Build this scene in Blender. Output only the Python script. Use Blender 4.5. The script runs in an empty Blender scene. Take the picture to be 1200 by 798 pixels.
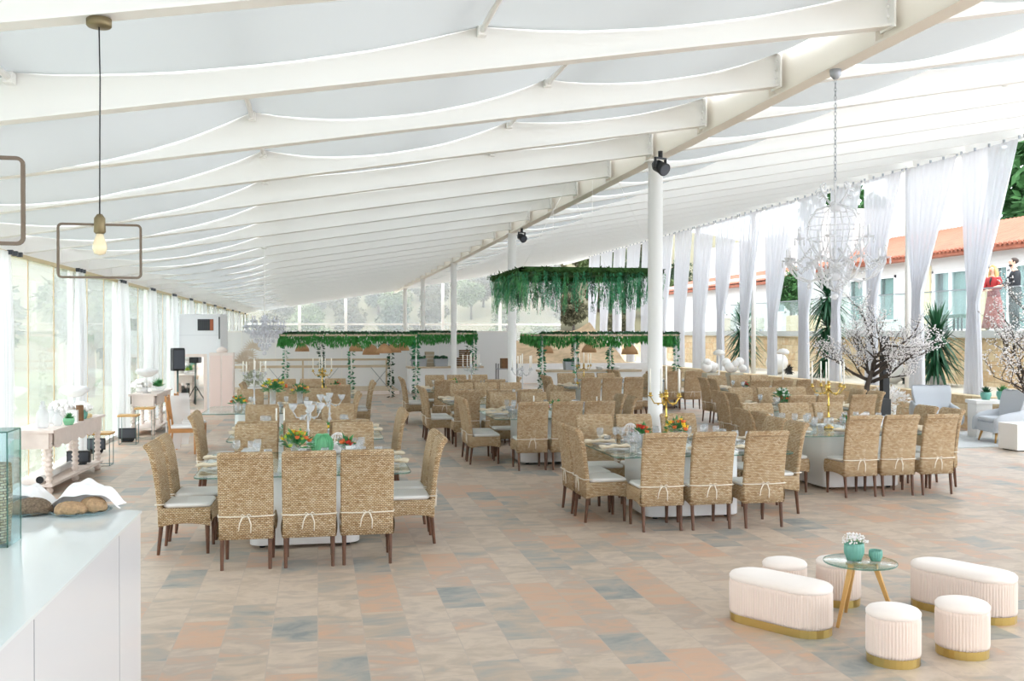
import bpy, bmesh, math, random
from mathutils import Vector, Matrix
PI = math.pi
scene = bpy.context.scene
COL = scene.collection
sin, cos = math.sin, math.cos

# ------------------------------------------------------------------ mesh builder
class MB:
    def __init__(s):
        s.v = []; s.f = []; s.sm = []; s.M = None
    def vert(s, p):
        s.v.append(tuple(s.M @ Vector(p)) if s.M is not None else tuple(p)); return len(s.v) - 1
    def face(s, idx, smooth=False):
        s.f.append(tuple(idx)); s.sm.append(smooth)
    def box(s, x0, x1, y0, y1, z0, z1):
        i = [s.vert(p) for p in ((x0,y0,z0),(x1,y0,z0),(x1,y1,z0),(x0,y1,z0),(x0,y0,z1),(x1,y0,z1),(x1,y1,z1),(x0,y1,z1))]
        for q in ((3,2,1,0),(4,5,6,7),(0,1,5,4),(1,2,6,5),(2,3,7,6),(3,0,4,7)):
            s.face([i[k] for k in q])
    def loft(s, rings, smooth=True, cap=True, closed=True):
        ids = [[s.vert(p) for p in r] for r in rings]
        n = len(rings[0])
        for a, b in zip(ids, ids[1:]):
            for k in range(n if closed else n - 1):
                s.face((a[k], a[(k+1) % n], b[(k+1) % n], b[k]), smooth)
        if cap and closed:
            s.face(ids[0][::-1]); s.face(ids[-1])
    def lathe(s, prof, cx=0, cy=0, n=16, smooth=True, z0=0, cap=True):
        s.loft([[(cx + r*cos(2*PI*k/n), cy + r*sin(2*PI*k/n), z0 + z) for k in range(n)] for r, z in prof], smooth, cap)
    def prism(s, out, z0, z1, ch=0.0, smooth=False):
        if ch:
            cx = sum(p[0] for p in out)/len(out); cy = sum(p[1] for p in out)/len(out)
            w = max(abs(p[0]-cx) for p in out); h = max(abs(p[1]-cy) for p in out)
            ins = [(cx + (p[0]-cx)*(1-ch/w), cy + (p[1]-cy)*(1-ch/h)) for p in out]
            rs = [[(x, y, z0) for x, y in ins], [(x, y, z0+ch) for x, y in out], [(x, y, z1-ch) for x, y in out], [(x, y, z1) for x, y in ins]]
        else:
            rs = [[(x, y, z0) for x, y in out], [(x, y, z1) for x, y in out]]
        s.loft(rs, smooth)
    def tube(s, pts, r, n=6, smooth=True, cap=True):
        pts = [Vector(p) for p in pts]
        if not hasattr(r, '__len__'): r = [r]*len(pts)
        rings = []; up = None
        for k, p in enumerate(pts):
            t = (pts[min(k+1, len(pts)-1)] - pts[max(k-1, 0)])
            if t.length < 1e-9: t = Vector((0,0,1))
            t.normalize()
            if up is None:
                up = Vector((0,0,1)) if abs(t.z) < .9 else Vector((1,0,0))
            a = t.cross(up)
            if a.length < 1e-6: a = t.cross(Vector((0,1,0)))
            a.normalize(); b = a.cross(t).normalized(); up = b
            rings.append([tuple(p + a*(r[k]*cos(2*PI*j/n)) + b*(r[k]*sin(2*PI*j/n))) for j in range(n)])
        s.loft(rings, smooth, cap)
    def ball(s, c, r, nu=10, nv=6, sx=1, sy=1, sz=1):
        prof = [(max(1e-4, r*sin(PI*k/nv)), -r*cos(PI*k/nv)) for k in range(nv+1)]
        s.loft([[(c[0]+q*cos(2*PI*k/nu)*sx, c[1]+q*sin(2*PI*k/nu)*sy, c[2]+z*sz) for k in range(nu)] for q, z in prof], True, False)
    def grid(s, fn, nu, nv, smooth=True, two=False):
        ids = [[s.vert(fn(u/nu, v/nv)) for v in range(nv+1)] for u in range(nu+1)]
        for u in range(nu):
            for v in range(nv):
                s.face((ids[u][v], ids[u+1][v], ids[u+1][v+1], ids[u][v+1]), smooth)
    def leaf(s, p, d, L, w, nrm=None, fold=0.0):
        p = Vector(p); d = Vector(d).normalized()
        a = d.cross(nrm if nrm is not None else Vector((0,0,1)))
        if a.length < 1e-4: a = d.cross(Vector((1,0,0)))
        a.normalize()
        i = [s.vert(tuple(q)) for q in (p, p + d*L*.45 + a*w*.5, p + d*L, p + d*L*.45 - a*w*.5)]
        s.face(i)
    def build(s, name, mat, parent=None, uv=True):
        me = bpy.data.meshes.new(name)
        me.from_pydata(s.v, [], s.f)
        me.polygons.foreach_set('use_smooth', s.sm)
        if uv:
            l = me.uv_layers.new(name='UVMap')
            data = l.data; vs = me.vertices
            for p in me.polygons:
                n = p.normal; ax, ay, az = abs(n.x), abs(n.y), abs(n.z)
                for li, vi in zip(p.loop_indices, p.vertices):
                    c = vs[vi].co
                    data[li].uv = (c.x, c.y) if (az > ax and az > ay) else ((c.y, c.z) if ax > ay else (c.x, c.z))
        me.materials.append(mat)
        me.update()
        o = bpy.data.objects.new(name, me); COL.objects.link(o)
        if parent is not None: o.parent = parent
        return o

def mb(fn=None, *a, **k):
    m = MB()
    if fn: getattr(m, fn)(*a, **k)
    return m

def tag(o, label=None, cat=None, group=None, kind=None):
    if label: o['label'] = label
    if cat: o['category'] = cat
    if group: o['group'] = group
    if kind: o['kind'] = kind
    return o
def thing(name, label, cat, loc=(0,0,0), rz=0, group=None):
    o = bpy.data.objects.new(name, None); COL.objects.link(o)
    o.empty_display_size = .1
    o.location = loc; o.rotation_euler = (0, 0, rz)
    return tag(o, label, cat, group)
KIDS = {}
def children_of(o):
    return [c for c in bpy.data.objects if c.parent is o]
def dup(proto, loc, rz=0, label=None, group=None, cat=None, scale=None):
    if proto.name not in KIDS:
        ch = children_of(proto)
        KIDS[proto.name] = [(c, children_of(c)) for c in ch]
    r = proto.copy(); COL.objects.link(r); r.location = loc; r.rotation_euler = (0, 0, rz)
    if scale: r.scale = (scale,)*3 if not hasattr(scale, '__len__') else scale
    tag(r, label, cat, group)
    for c, gs in KIDS[proto.name]:
        d = c.copy(); COL.objects.link(d); d.parent = r
        for g in gs:
            e = g.copy(); COL.objects.link(e); e.parent = d
    return r
class Proto:
    """first use moves the prototype itself, later uses copy it"""
    def __init__(s, make): s.make = make; s.o = None
    def put(s, loc, rz=0, label=None, group=None, scale=None):
        if s.o is None:
            s.o = s.make(); o = s.o
            o.location = loc; o.rotation_euler = (0, 0, rz)
            if scale: o.scale = (scale,)*3 if not hasattr(scale, '__len__') else scale
            tag(o, label, None, group)
            return o
        return dup(s.o, loc, rz, label, group, None, scale or (1,1,1))
def struct(name, m, mat, label=None):
    o = m.build(name, mat); o['kind'] = 'structure'
    if label: o['label'] = label
    return o
def rrect(w, d, r, n=4, cx=0, cy=0):
    out = []
    for sx, sy, a0 in ((1,1,0),(-1,1,90),(-1,-1,180),(1,-1,270)):
        for k in range(n+1):
            a = math.radians(a0 + 90*k/n)
            out.append((cx + sx*(w/2-r) + r*cos(a), cy + sy*(d/2-r) + r*sin(a)))
    return out
def stadium(L, r, n=10):
    return [(L/2 + r*cos(a), r*sin(a)) for a in [-PI/2 + PI*k/n for k in range(n+1)]] + \
           [(-L/2 + r*cos(a), r*sin(a)) for a in [PI/2 + PI*k/n for k in range(n+1)]]

# ------------------------------------------------------------------ materials
MATS = {}
def newmat(name):
    m = bpy.data.materials.new(name); m.use_nodes = True
    nt = m.node_tree; nt.nodes.clear()
    return m, nt, nt.nodes, nt.links
def S(n, ident, val):
    n.inputs[ident].default_value = val
def hexc(r, g, b):
    f = lambda c: (c/255/12.92 if c/255 <= .04045 else ((c/255+.055)/1.055)**2.4)
    return (f(r), f(g), f(b), 1)
def basic(name, col, rough=.6, metal=0, spec=.5, noise=0, nscale=8, bump=0, bscale=40, coat=0, sheen=0):
    m, nt, N, L = newmat(name)
    out = N.new('ShaderNodeOutputMaterial'); b = N.new('ShaderNodeBsdfPrincipled')
    L.new(b.outputs[0], out.inputs[0])
    S(b, 'Base Color', col); S(b, 'Roughness', rough); S(b, 'Metallic', metal); S(b, 'Specular IOR Level', spec)
    if coat: S(b, 'Coat Weight', coat)
    if sheen: S(b, 'Sheen Weight', sheen)
    if noise:
        tc = N.new('ShaderNodeTexCoord'); nz = N.new('ShaderNodeTexNoise'); S(nz, 'Scale', nscale); S(nz, 'Detail', 3)
        mx = N.new('ShaderNodeMix'); mx.data_type = 'RGBA'; mx.blend_type = 'MULTIPLY'
        cr = N.new('ShaderNodeValToRGB'); lo = 1 - noise
        cr.color_ramp.elements[0].color = (lo, lo, lo, 1); cr.color_ramp.elements[0].position = .3
        cr.color_ramp.elements[1].color = (1, 1, 1, 1); cr.color_ramp.elements[1].position = .7
        L.new(tc.outputs['Object'], nz.inputs['Vector']); L.new(nz.outputs[0], cr.inputs[0])
        mx.inputs[0].default_value = 1; mx.inputs[6].default_value = col
        L.new(cr.outputs[0], mx.inputs[7]); L.new(mx.outputs[2], b.inputs['Base Color'])
    if bump:
        tc = N.new('ShaderNodeTexCoord'); nz = N.new('ShaderNodeTexNoise'); S(nz, 'Scale', bscale)
        bp = N.new('ShaderNodeBump'); S(bp, 'Strength', bump); S(bp, 'Distance', .02)
        L.new(tc.outputs['Object'], nz.inputs['Vector']); L.new(nz.outputs[0], bp.inputs['Height']); L.new(bp.outputs[0], b.inputs['Normal'])
    MATS[name] = m
    return m
def sheer(name, col, transp, transl=.5, rough=.9):
    m, nt, N, L = newmat(name)
    out = N.new('ShaderNodeOutputMaterial'); d = N.new('ShaderNodeBsdfDiffuse'); t = N.new('ShaderNodeBsdfTranslucent')
    tr = N.new('ShaderNodeBsdfTransparent'); m1 = N.new('ShaderNodeMixShader'); m2 = N.new('ShaderNodeMixShader')
    S(d, 'Color', col); S(t, 'Color', col); m1.inputs[0].default_value = transl
    L.new(d.outputs[0], m1.inputs[1]); L.new(t.outputs[0], m1.inputs[2])
    m2.inputs[0].default_value = transp
    L.new(m1.outputs[0], m2.inputs[1]); L.new(tr.outputs[0], m2.inputs[2]); L.new(m2.outputs[0], out.inputs[0])
    MATS[name] = m
    return m
def thinglass(name, tint=(1,1,1,1), haze=0.0, hazecol=(.9,.92,.92,1), ior=1.5, rough=.02, boost=1.0):
    m, nt, N, L = newmat(name)
    out = N.new('ShaderNodeOutputMaterial'); tr = N.new('ShaderNodeBsdfTransparent'); g = N.new('ShaderNodeBsdfGlossy')
    S(tr, 'Color', tint); S(g, 'Roughness', rough); S(g, 'Color', (.95,.97,.97,1))
    lw = N.new('ShaderNodeLayerWeight'); S(lw, 'Blend', .5)
    pw = N.new('ShaderNodeMath'); pw.operation = 'POWER'; L.new(lw.outputs['Facing'], pw.inputs[0]); pw.inputs[1].default_value = 4.5
    f0 = ((ior-1)/(ior+1))**2
    mu = N.new('ShaderNodeMath'); mu.operation = 'MULTIPLY_ADD'; mu.use_clamp = True; mu.inputs[1].default_value = .8; mu.inputs[2].default_value = f0*boost
    L.new(pw.outputs[0], mu.inputs[0])
    mx = N.new('ShaderNodeMixShader'); L.new(mu.outputs[0], mx.inputs[0])
    L.new(tr.outputs[0], mx.inputs[1]); L.new(g.outputs[0], mx.inputs[2])
    last = mx
    if haze:
        d = N.new('ShaderNodeBsdfTranslucent'); S(d, 'Color', hazecol); d2 = N.new('ShaderNodeBsdfDiffuse'); S(d2, 'Color', hazecol)
        mm = N.new('ShaderNodeMixShader'); mm.inputs[0].default_value = .5
        L.new(d.outputs[0], mm.inputs[1]); L.new(d2.outputs[0], mm.inputs[2])
        m3 = N.new('ShaderNodeMixShader'); m3.inputs[0].default_value = haze
        L.new(mx.outputs[0], m3.inputs[1]); L.new(mm.outputs[0], m3.inputs[2]); last = m3
    L.new(last.outputs[0], out.inputs[0])
    MATS[name] = m
    return m
def brickmat(name, cols, bw, rh, mortar, mcol, offset=.5, swap=False, rough=.7, bump=.3, streak=None, streakscale=(1,1,1), var=.5, spec=.3, uv=True, mortar_smooth=.3, scl=1, bdist=.01, warp=0, distort=0):
    m, nt, N, L = newmat(name)
    out = N.new('ShaderNodeOutputMaterial'); b = N.new('ShaderNodeBsdfPrincipled'); L.new(b.outputs[0], out.inputs[0])
    S(b, 'Roughness', rough); S(b, 'Specular IOR Level', spec)
    tc = N.new('ShaderNodeTexCoord'); vec = tc.outputs['UV' if uv else 'Object']
    if swap:
        sx = N.new('ShaderNodeSeparateXYZ'); cx = N.new('ShaderNodeCombineXYZ')
        L.new(vec, sx.inputs[0]); L.new(sx.outputs[0], cx.inputs[1]); L.new(sx.outputs[1], cx.inputs[0]); v2 = cx.outputs[0]
    else: v2 = vec
    if warp:
        wn = N.new('ShaderNodeTexNoise'); S(wn, 'Scale', 22); L.new(vec, wn.inputs['Vector'])
        wa = N.new('ShaderNodeVectorMath'); wa.operation = 'MULTIPLY_ADD'; L.new(wn.outputs[1], wa.inputs[0]); wa.inputs[1].default_value = (warp, warp, 0)
        L.new(v2, wa.inputs[2]); v2 = wa.outputs[0]
    br = N.new('ShaderNodeTexBrick'); L.new(v2, br.inputs['Vector'])
    br.offset = offset; br.offset_frequency = 2
    S(br, 'Color1', (0,0,0,1)); S(br, 'Color2', (1,1,1,1)); S(br, 'Mortar', (.5,.5,.5,1)); S(br, 'Scale', 1)
    S(br, 'Mortar Size', mortar); S(br, 'Mortar Smooth', mortar_smooth); S(br, 'Brick Width', bw); S(br, 'Row Height', rh); S(br, 'Bias', 0)
    cr = N.new('ShaderNodeValToRGB'); el = cr.color_ramp.elements
    el[0].position = 0; el[0].color = cols[0]; el[1].position = 1; el[1].color = cols[-1]
    for i, c in enumerate(cols[1:-1]):
        e = el.new((i+1)/(len(cols)-1)); e.color = c
    fac = br.outputs['Color']
    nz = N.new('ShaderNodeTexNoise'); S(nz, 'Detail', 6); S(nz, 'Roughness', .6); S(nz, 'Scale', 1); S(nz, 'Distortion', distort)
    mp = N.new('ShaderNodeMapping'); S(mp, 'Scale', streakscale); L.new(vec, mp.inputs[0])
    # shift the pattern by brick so neighbours differ
    ad = N.new('ShaderNodeVectorMath'); ad.operation = 'MULTIPLY_ADD'; L.new(br.outputs['Color'], ad.inputs[0])
    ad.inputs[1].default_value = (37, 53, 11); L.new(mp.outputs[0], ad.inputs[2]); L.new(ad.outputs[0], nz.inputs['Vector'])
    ma = N.new('ShaderNodeMath'); ma.operation = 'SUBTRACT'; L.new(nz.outputs[0], ma.inputs[0]); ma.inputs[1].default_value = .5
    mm = N.new('ShaderNodeMath'); mm.operation = 'MULTIPLY_ADD'; L.new(ma.outputs[0], mm.inputs[0]); mm.inputs[1].default_value = var
    mc = N.new('ShaderNodeMath'); mc.operation = 'MULTIPLY_ADD'; L.new(br.outputs['Color'], mc.inputs[0]); mc.inputs[1].default_value = .72; mc.inputs[2].default_value = .14
    L.new(mc.outputs[0], mm.inputs[2]); L.new(mm.outputs[0], cr.inputs[0])
    mx = N.new('ShaderNodeMix'); mx.data_type = 'RGBA'; L.new(br.outputs['Fac'], mx.inputs[0]); L.new(cr.outputs[0], mx.inputs[6]); mx.inputs[7].default_value = mcol
    L.new(mx.outputs[2], b.inputs['Base Color'])
    bp = N.new('ShaderNodeBump'); S(bp, 'Strength', bump); S(bp, 'Distance', bdist)
    h = N.new('ShaderNodeMath'); h.operation = 'MULTIPLY_ADD'; L.new(br.outputs['Fac'], h.inputs[0]); h.inputs[1].default_value = -1
    L.new(nz.outputs[0], h.inputs[2]); L.new(h.outputs[0], bp.inputs['Height']); L.new(bp.outputs[0], b.inputs['Normal'])
    MATS[name] = m
    return m

W = basic('white_paint', hexc(246,244,240), .45)
WALLP = basic('white_wall_paint', hexc(240,240,240), .8)
FLANGE = W
BEAM = basic('cream_white_steel', hexc(240,233,222), .45)
floor_m = brickmat('slate_floor_tiles', [hexc(136,141,141), hexc(166,163,156), hexc(190,172,154), hexc(208,190,172), hexc(186,170,156), hexc(208,170,142), hexc(196,176,158)],
    .62, .314, .0035, hexc(190,174,160), offset=.37, swap=True, rough=.42, bump=.12, streakscale=(2.6,4.6,1), var=1.15, spec=.4, mortar_smooth=.1, distort=.5)
rattan = brickmat('woven_rattan', [hexc(168,134,96), hexc(210,180,140), hexc(226,202,166), hexc(240,222,192)],
    .026, .0135, .0030, hexc(112,80,52), offset=.5, rough=.75, bump=.8, streakscale=(14,22,14), var=1.0, warp=.008, spec=.2, mortar_smooth=.8, bdist=.006)
stone = brickmat('golden_stone_blocks', [hexc(198,172,134), hexc(222,200,162), hexc(236,220,188), hexc(216,184,142), hexc(232,216,188)],
    .52, .27, .010, hexc(200,178,146), offset=.43, rough=.9, bump=.8, streakscale=(5,5,5), var=1.0, spec=.2, bdist=.04)
cloth_gray = sheer('grey_shade_cloth', hexc(192,195,195), .0, .19)
roof_m = sheer('translucent_roof_sheet', hexc(250,250,250), .55, .7)
curtain_m = sheer('white_voile', hexc(229,230,235), .12, .28)
drape_m = sheer('white_gathered_voile', hexc(248,248,250), .22, .45)
pvc = thinglass('clear_plastic_sheet', (.97,.98,.97,1), haze=.24, hazecol=hexc(246,248,246), ior=1.2)
glass = thinglass('clear_glass', (.93,.97,.955,1), boost=1.0)
glass_edge = thinglass('green_glass_edge', (.45,.66,.62,1), haze=.3, hazecol=hexc(120,160,150))
glassware = thinglass('stemware_glass', (.965,.97,.975,1), haze=.14, hazecol=hexc(248,249,252), ior=1.5, boost=1.5)
crystal = thinglass('cut_crystal', (.90,.91,.92,1), haze=.52, hazecol=hexc(248,248,250), ior=1.6, rough=.1, boost=1.5)
frosted = thinglass('frosted_crystal', (.93,.93,.95,1), haze=.82, hazecol=hexc(238,238,243), ior=1.4, rough=.2)
railglass = thinglass('railing_glass', (.90,.95,.94,1), haze=.10, hazecol=hexc(226,234,234), boost=1.0)
legwood = basic('dark_brown_wood', hexc(104,66,44), .45, noise=.35, nscale=14)
oak = basic('light_oak', hexc(206,160,92), .45, noise=.2, nscale=10)
honeywood = basic('honey_wood', hexc(206,146,88), .45, noise=.2, nscale=10)
cushion_m = basic('pale_cushion_cotton', hexc(232,229,226), .9, bump=.15, bscale=60)
ribbon_m = basic('cream_ribbon', hexc(240,232,218), .8)
pedestal_m = basic('white_pedestal', hexc(238,238,238), .35)
plate_m = basic('white_china', hexc(244,244,244), .2)
napkin_m = basic('cream_linen', hexc(240,226,200), .9, noise=.12, nscale=20)
gold = basic('polished_gold', hexc(214,180,96), .25, metal=1)
brass_band = basic('brass_band', hexc(206,180,112), .28, metal=1)
bronze = basic('aged_brass', hexc(132,118,88), .45, metal=.6)
dark_bronze = basic('dark_bronze', hexc(112,98,84), .5, metal=.3)
bulb_m = basic('amber_bulb_glass', hexc(244,226,190), .15)
candle_m = basic('ivory_wax', hexc(250,246,236), .5)
blush = basic('blush_velvet', hexc(244,226,214), .85, sheen=.4)
blush_seat = basic('blush_velvet_seat', hexc(248,236,228), .85, sheen=.4)
teal = basic('teal_glaze', hexc(112,172,158), .3)
black = basic('black_plastic', hexc(26,28,30), .45)
dgrey = basic('dark_grey_plastic', hexc(64,68,76), .5)
metal_grey = basic('brushed_grey_metal', hexc(168,172,178), .45, metal=.3)
leaf_d = basic('dark_green_leaf', hexc(38,92,58), .5, noise=.4, nscale=3)
leaf_m = basic('mid_green_leaf', hexc(84,164,96), .5, noise=.4, nscale=3)
leaf_b = basic('bright_green_leaf', hexc(66,160,70), .5, noise=.35, nscale=3)
leaf_t = basic('teal_green_leaf', hexc(66,156,108), .5, noise=.4, nscale=3)
moss = basic('dark_moss', hexc(52,92,36), .9, noise=.4, nscale=10)
bark = basic('dark_bark', hexc(84,74,66), .85, noise=.3, nscale=16)
blossom = basic('white_blossom', hexc(250,246,246), .7)
orange = basic('orange_petals', hexc(236,120,62), .6)
yellow = basic('yellow_petals', hexc(246,208,60), .6)
peach = basic('peach_petals', hexc(246,186,140), .6)
redp = basic('red_petals', hexc(214,60,44), .6)
limep = basic('lime_petals', hexc(176,196,72), .6)
garden_leaf = basic('garden_foliage', hexc(98,114,66), .8, noise=.4, nscale=.7)
garden_leaf2 = basic('garden_foliage_dark', hexc(62,82,56), .8, noise=.4, nscale=.7)
dry_leaf = basic('dry_hillside_foliage', hexc(96,92,66), .9, noise=.35, nscale=.25)
grass = basic('pale_grass', hexc(108,116,72), .9, noise=.3, nscale=.4)
hill_m = basic('dry_hillside', hexc(112,106,80), .95, noise=.35, nscale=.12)
terra = basic('terracotta_tile', hexc(166,98,74), .8, noise=.25, nscale=2)
house_m = basic('house_render', hexc(206,204,200), .9)
terrace_m = basic('pale_terrace_stone', hexc(196,199,197), .7)
beigewood = basic('pale_beige_wood', hexc(212,192,164), .6, noise=.15, nscale=6)
pinkwood = basic('whitewashed_wood', hexc(240,226,218), .6, noise=.08, nscale=9)
counter_m = basic('white_gloss_counter', hexc(224,224,226), .22, spec=.6)
counter_top = basic('white_acrylic_top', hexc(232,237,238), .12, spec=.7)
bread_m = basic('crusty_bread', hexc(196,160,122), .85, noise=.35, nscale=60, bump=.5, bscale=90)
bread_d = basic('seeded_bread', hexc(148,126,104), .9, noise=.6, nscale=90, bump=.6, bscale=120)
felt = basic('pale_grey_felt', hexc(200,204,210), .95, bump=.1, bscale=200)
rug_m = basic('pale_grey_rug', hexc(206,208,208), .95, bump=.3, bscale=150)
shade_r = basic('rattan_lamp_shade', hexc(206,160,116), .8, noise=.25, nscale=60)
mirror_m = basic('mirror', (.9,.9,.88,1), .03, metal=1)
skin = basic('skin', hexc(222,174,150), .6)
hair_b = basic('blonde_hair', hexc(196,160,104), .6)
hair_d = basic('dark_hair', hexc(58,42,34), .6)
redcloth = basic('red_jacket_cloth', hexc(156,34,36), .7)
rosecloth = basic('rose_skirt_cloth', hexc(186,88,80), .7)
tux = basic('black_suit_cloth', hexc(30,32,38), .7)
purple = basic('grey_lilac_cloth', hexc(168,158,172), .9)
paper_green = basic('green_honeycomb_paper', hexc(146,214,170), .8)
white_fluff = basic('white_feather', hexc(250,248,246), .95)
dark_wood = basic('worn_brown_wood', hexc(136,100,68), .8, noise=.3, nscale=12)
EXPOSURE = 1.0
H = 2.08
ORD = ['first','second','third','fourth','fifth','sixth','seventh','eighth','ninth','tenth','eleventh','twelfth']
# ------------------------------------------------------------------ camera, world, sun
cam = bpy.data.cameras.new('camera'); co = bpy.data.objects.new('camera', cam); COL.objects.link(co)
co.location = (0, 0, H); co.rotation_euler = (math.radians(90-.466), 0, math.radians(-11.06))
cam.lens = 35; cam.sensor_width = 36; cam.clip_start = .05; cam.clip_end = 400
scene.camera = co
wd = bpy.data.worlds.new('sky'); scene.world = wd; wd.use_nodes = True
nt = wd.node_tree; nt.nodes.clear()
o_ = nt.nodes.new('ShaderNodeOutputWorld'); bg = nt.nodes.new('ShaderNodeBackground')
bg.inputs[0].default_value = (.87, .935, 1, 1); bg.inputs[1].default_value = 2.5
nt.links.new(bg.outputs[0], o_.inputs[0])
sun = bpy.data.lights.new('sun', 'SUN'); sun.energy = 1.0; sun.angle = math.radians(12); sun.color = (1, .96, .9)
so = bpy.data.objects.new('sun', sun); COL.objects.link(so); so.rotation_euler = (math.radians(38), math.radians(-18), 0)
scene.view_settings.view_transform = 'Standard'; scene.view_settings.look = 'None'
scene.view_settings.exposure = EXPOSURE; scene.view_settings.gamma = 1; scene.view_settings.use_curve_mapping = False
scene.cycles.use_denoising = True
scene.cycles.max_bounces = 10; scene.cycles.diffuse_bounces = 5; scene.cycles.glossy_bounces = 3
scene.cycles.transmission_bounces = 6; scene.cycles.transparent_max_bounces = 24
scene.cycles.caustics_reflective = False; scene.cycles.caustics_refractive = False

# ------------------------------------------------------------------ heights of the roof
XL, XR, XE = -3.9, 4.4, 14.3            # glazed left side, column line, curtain line
YE = 58.0
def zb(X):                               # underside of a rafter
    return H + 2.36 + (.156 if X < XR else .172)*(X - XR)

# floor
m = MB(); m.box(XL-.15, 15.5, -8, YE, -.2, 0); struct('floor', m, floor_m)
m = MB(); m.box(-60, XL-.15, -6, 130, -.45, -.25); tag(struct('ground', m, grass))
# rafters
YR = [-6.8, -4.8, -2.8, -.8, 1.2, 3.2, 5.1, 7.0, 8.9, 10.75, 12.6, 14.5, 16.45, 18.35, 20.3]
while YR[-1] < YE-1: YR.append(YR[-1]+2.04)
RH, RW = .34, .13
def rafter(Y):
    m = MB()
    for x0, x1 in ((XL, XR-.07), (XR+.07, XE+.3)):
        z0, z1 = zb(x0+1e-3), zb(x1-1e-3) if x0 < 0 else zb(x1)
        for (w, a, b) in ((RW, 0, .018), (.014, .018, RH-.018), (RW, RH-.018, RH)):
            i = [m.vert(p) for p in ((x0,Y-w/2,z0+a),(x1,Y-w/2,z1+a),(x1,Y+w/2,z1+a),(x0,Y+w/2,z0+a),(x0,Y-w/2,z0+b),(x1,Y-w/2,z1+b),(x1,Y+w/2,z1+b),(x0,Y+w/2,z0+b))]
            for q in ((3,2,1,0),(4,5,6,7),(0,1,5,4),(1,2,6,5),(2,3,7,6),(3,0,4,7)): m.face([i[k] for k in q])
    return m
for k, Y in enumerate(YR):
    struct('rafter', rafter(Y), W)
    s = MB()                              # bolted end plates beside the main beam
    zz = zb(XR)
    s.box(XR-.085, XR-.07, Y-.1, Y+.1, zz-.03, zz+RH)
    for z in (.06, .14, .22, .3):
        for dy in (-.04, .04): s.ball((XR-.1, Y-.1+.1+dy, zz+z), .014, 6, 4)
    struct('rafter_end_plate', s, W)
# main beam along the column line
m = MB(); zz = zb(XR)
m.box(XR-.08, XR+.08, -8, YE, zz-.09, zz-.068); m.box(XR-.009, XR+.009, -8, YE, zz-.068, zz+.38); m.box(XR-.08, XR+.08, -8, YE, zz+.38, zz+.40)
struct('main_beam', m, BEAM)
for Y in YR:
    m = MB(); m.box(XR-.078, XR-.012, Y+.17, Y+.182, zz-.066, zz+.376); struct('beam_stiffener', m, BEAM)
# columns
for Y in (12.6, 22.5, 32.5, 42.2, 51.0):
    m = MB(); m.lathe([(.16,0),(.16,.015),(.097,.02),(.097,zz-.09)], XR, Y, 24)
    m.box(XR-.13, XR+.13, Y-.13, Y+.13, zz-.105, zz-.09)
    struct('column', m, W)
for Y in (16.4, 20.55+1.9, 31.4, 36.4, 41.4, 46.5):
    m = MB(); m.lathe([(.075,.7),(.075,zb(XE)+.02)], XE+.14, Y, 16); struct('column', m, W)
m = MB(); m.box(XL, XE+.3, -8.1, -8, 0, 1.6); struct('added_front_wall', m, WALLP)  # unseen wall, added to cut sky light; low so rafters stay lit
# eave beam left with its gilded rail, purlins, roof sheet
m = MB(); m.box(XL-.1, XL+.02, -8, YE, zb(XL)-.05, zb(XL)+.22); struct('trim_1', m, W)
m = MB(); m.box(XL+.02, XL+.06, -8, YE, zb(XL)-.08, zb(XL)-.03); struct('trim_2', m, basic('gilded_rail', hexc(206,186,140), .4))
m = MB(); m.box(XE+.18, XE+.3, 10, YE, zb(XE)-.02, zb(XE)+.3); struct('trim_3', m, W)
for x0, x1 in ((XL-.2, XR), (XR, XE+.6)):
    m = MB()
    a, b = zb(x0+1e-3)+RH+.14, zb(x1-1e-3)+RH+.14
    m.face([m.vert(p) for p in ((x0,-8,a),(x1,-8,b),(x1,YE+.3,b),(x0,YE+.3,a))]); struct('ceiling', m, roof_m)
darkpurlin = basic('dark_purlin', hexc(104,108,122), .6)
for X in (-3.2, -1.9, -.55, .9, 2.3, 3.5, 5.6, 7.2, 8.8, 10.4, 12.0, 13.4):
    m = MB(); z = zb(X)+RH+.05
    m.box(X-.03, X+.03, -.5, YE, z, z+.06); struct('purlin', m, darkpurlin)
# sagging shade cloths, one per bay and side, and the tie tubes that carry them
SUPL = [[-3.9,-1.95,1.14,4.3], [-3.9,-.55,2.06,4.3], [-3.9,-.62,2.2,4.3]]
SUPR = [4.5, 6.9, 9.6, 12.2, 14.4]
def cloth(Y0, Y1, sup, seed):
    k_ = seed//2
    rnd = random.Random(seed)
    sag = [(rnd.uniform(.24,.30) if j == 0 and k_ > 1 else (rnd.uniform(.10,.19) if k_ < 5 else rnd.uniform(.04,.09)) if sup[0] < 0 else rnd.uniform(.03,.08)) for j in range(len(sup))]
    def fn(u, v):
        t = u*(len(sup)-1); i = min(int(t), len(sup)-2); f = t - i
        X = sup[i] + (sup[i+1]-sup[i])*f
        edge = 1 - abs(2*f-1)**2.2
        depth = sag[i]*min(1, (sup[i+1]-sup[i])/2.6)
        y = Y0 + (Y1-Y0)*v
        z = zb(X) + RH*.93 - edge*depth - .05*sin(PI*v) - (.05 if X < -2 else 0)*(1-f if i == 0 else 0)
        z += .006*sin(X*9+seed)*sin(v*6)
        return (X, y, z)
    m = MB(); m.grid(fn, (len(sup)-1)*12, 5); return m
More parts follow.
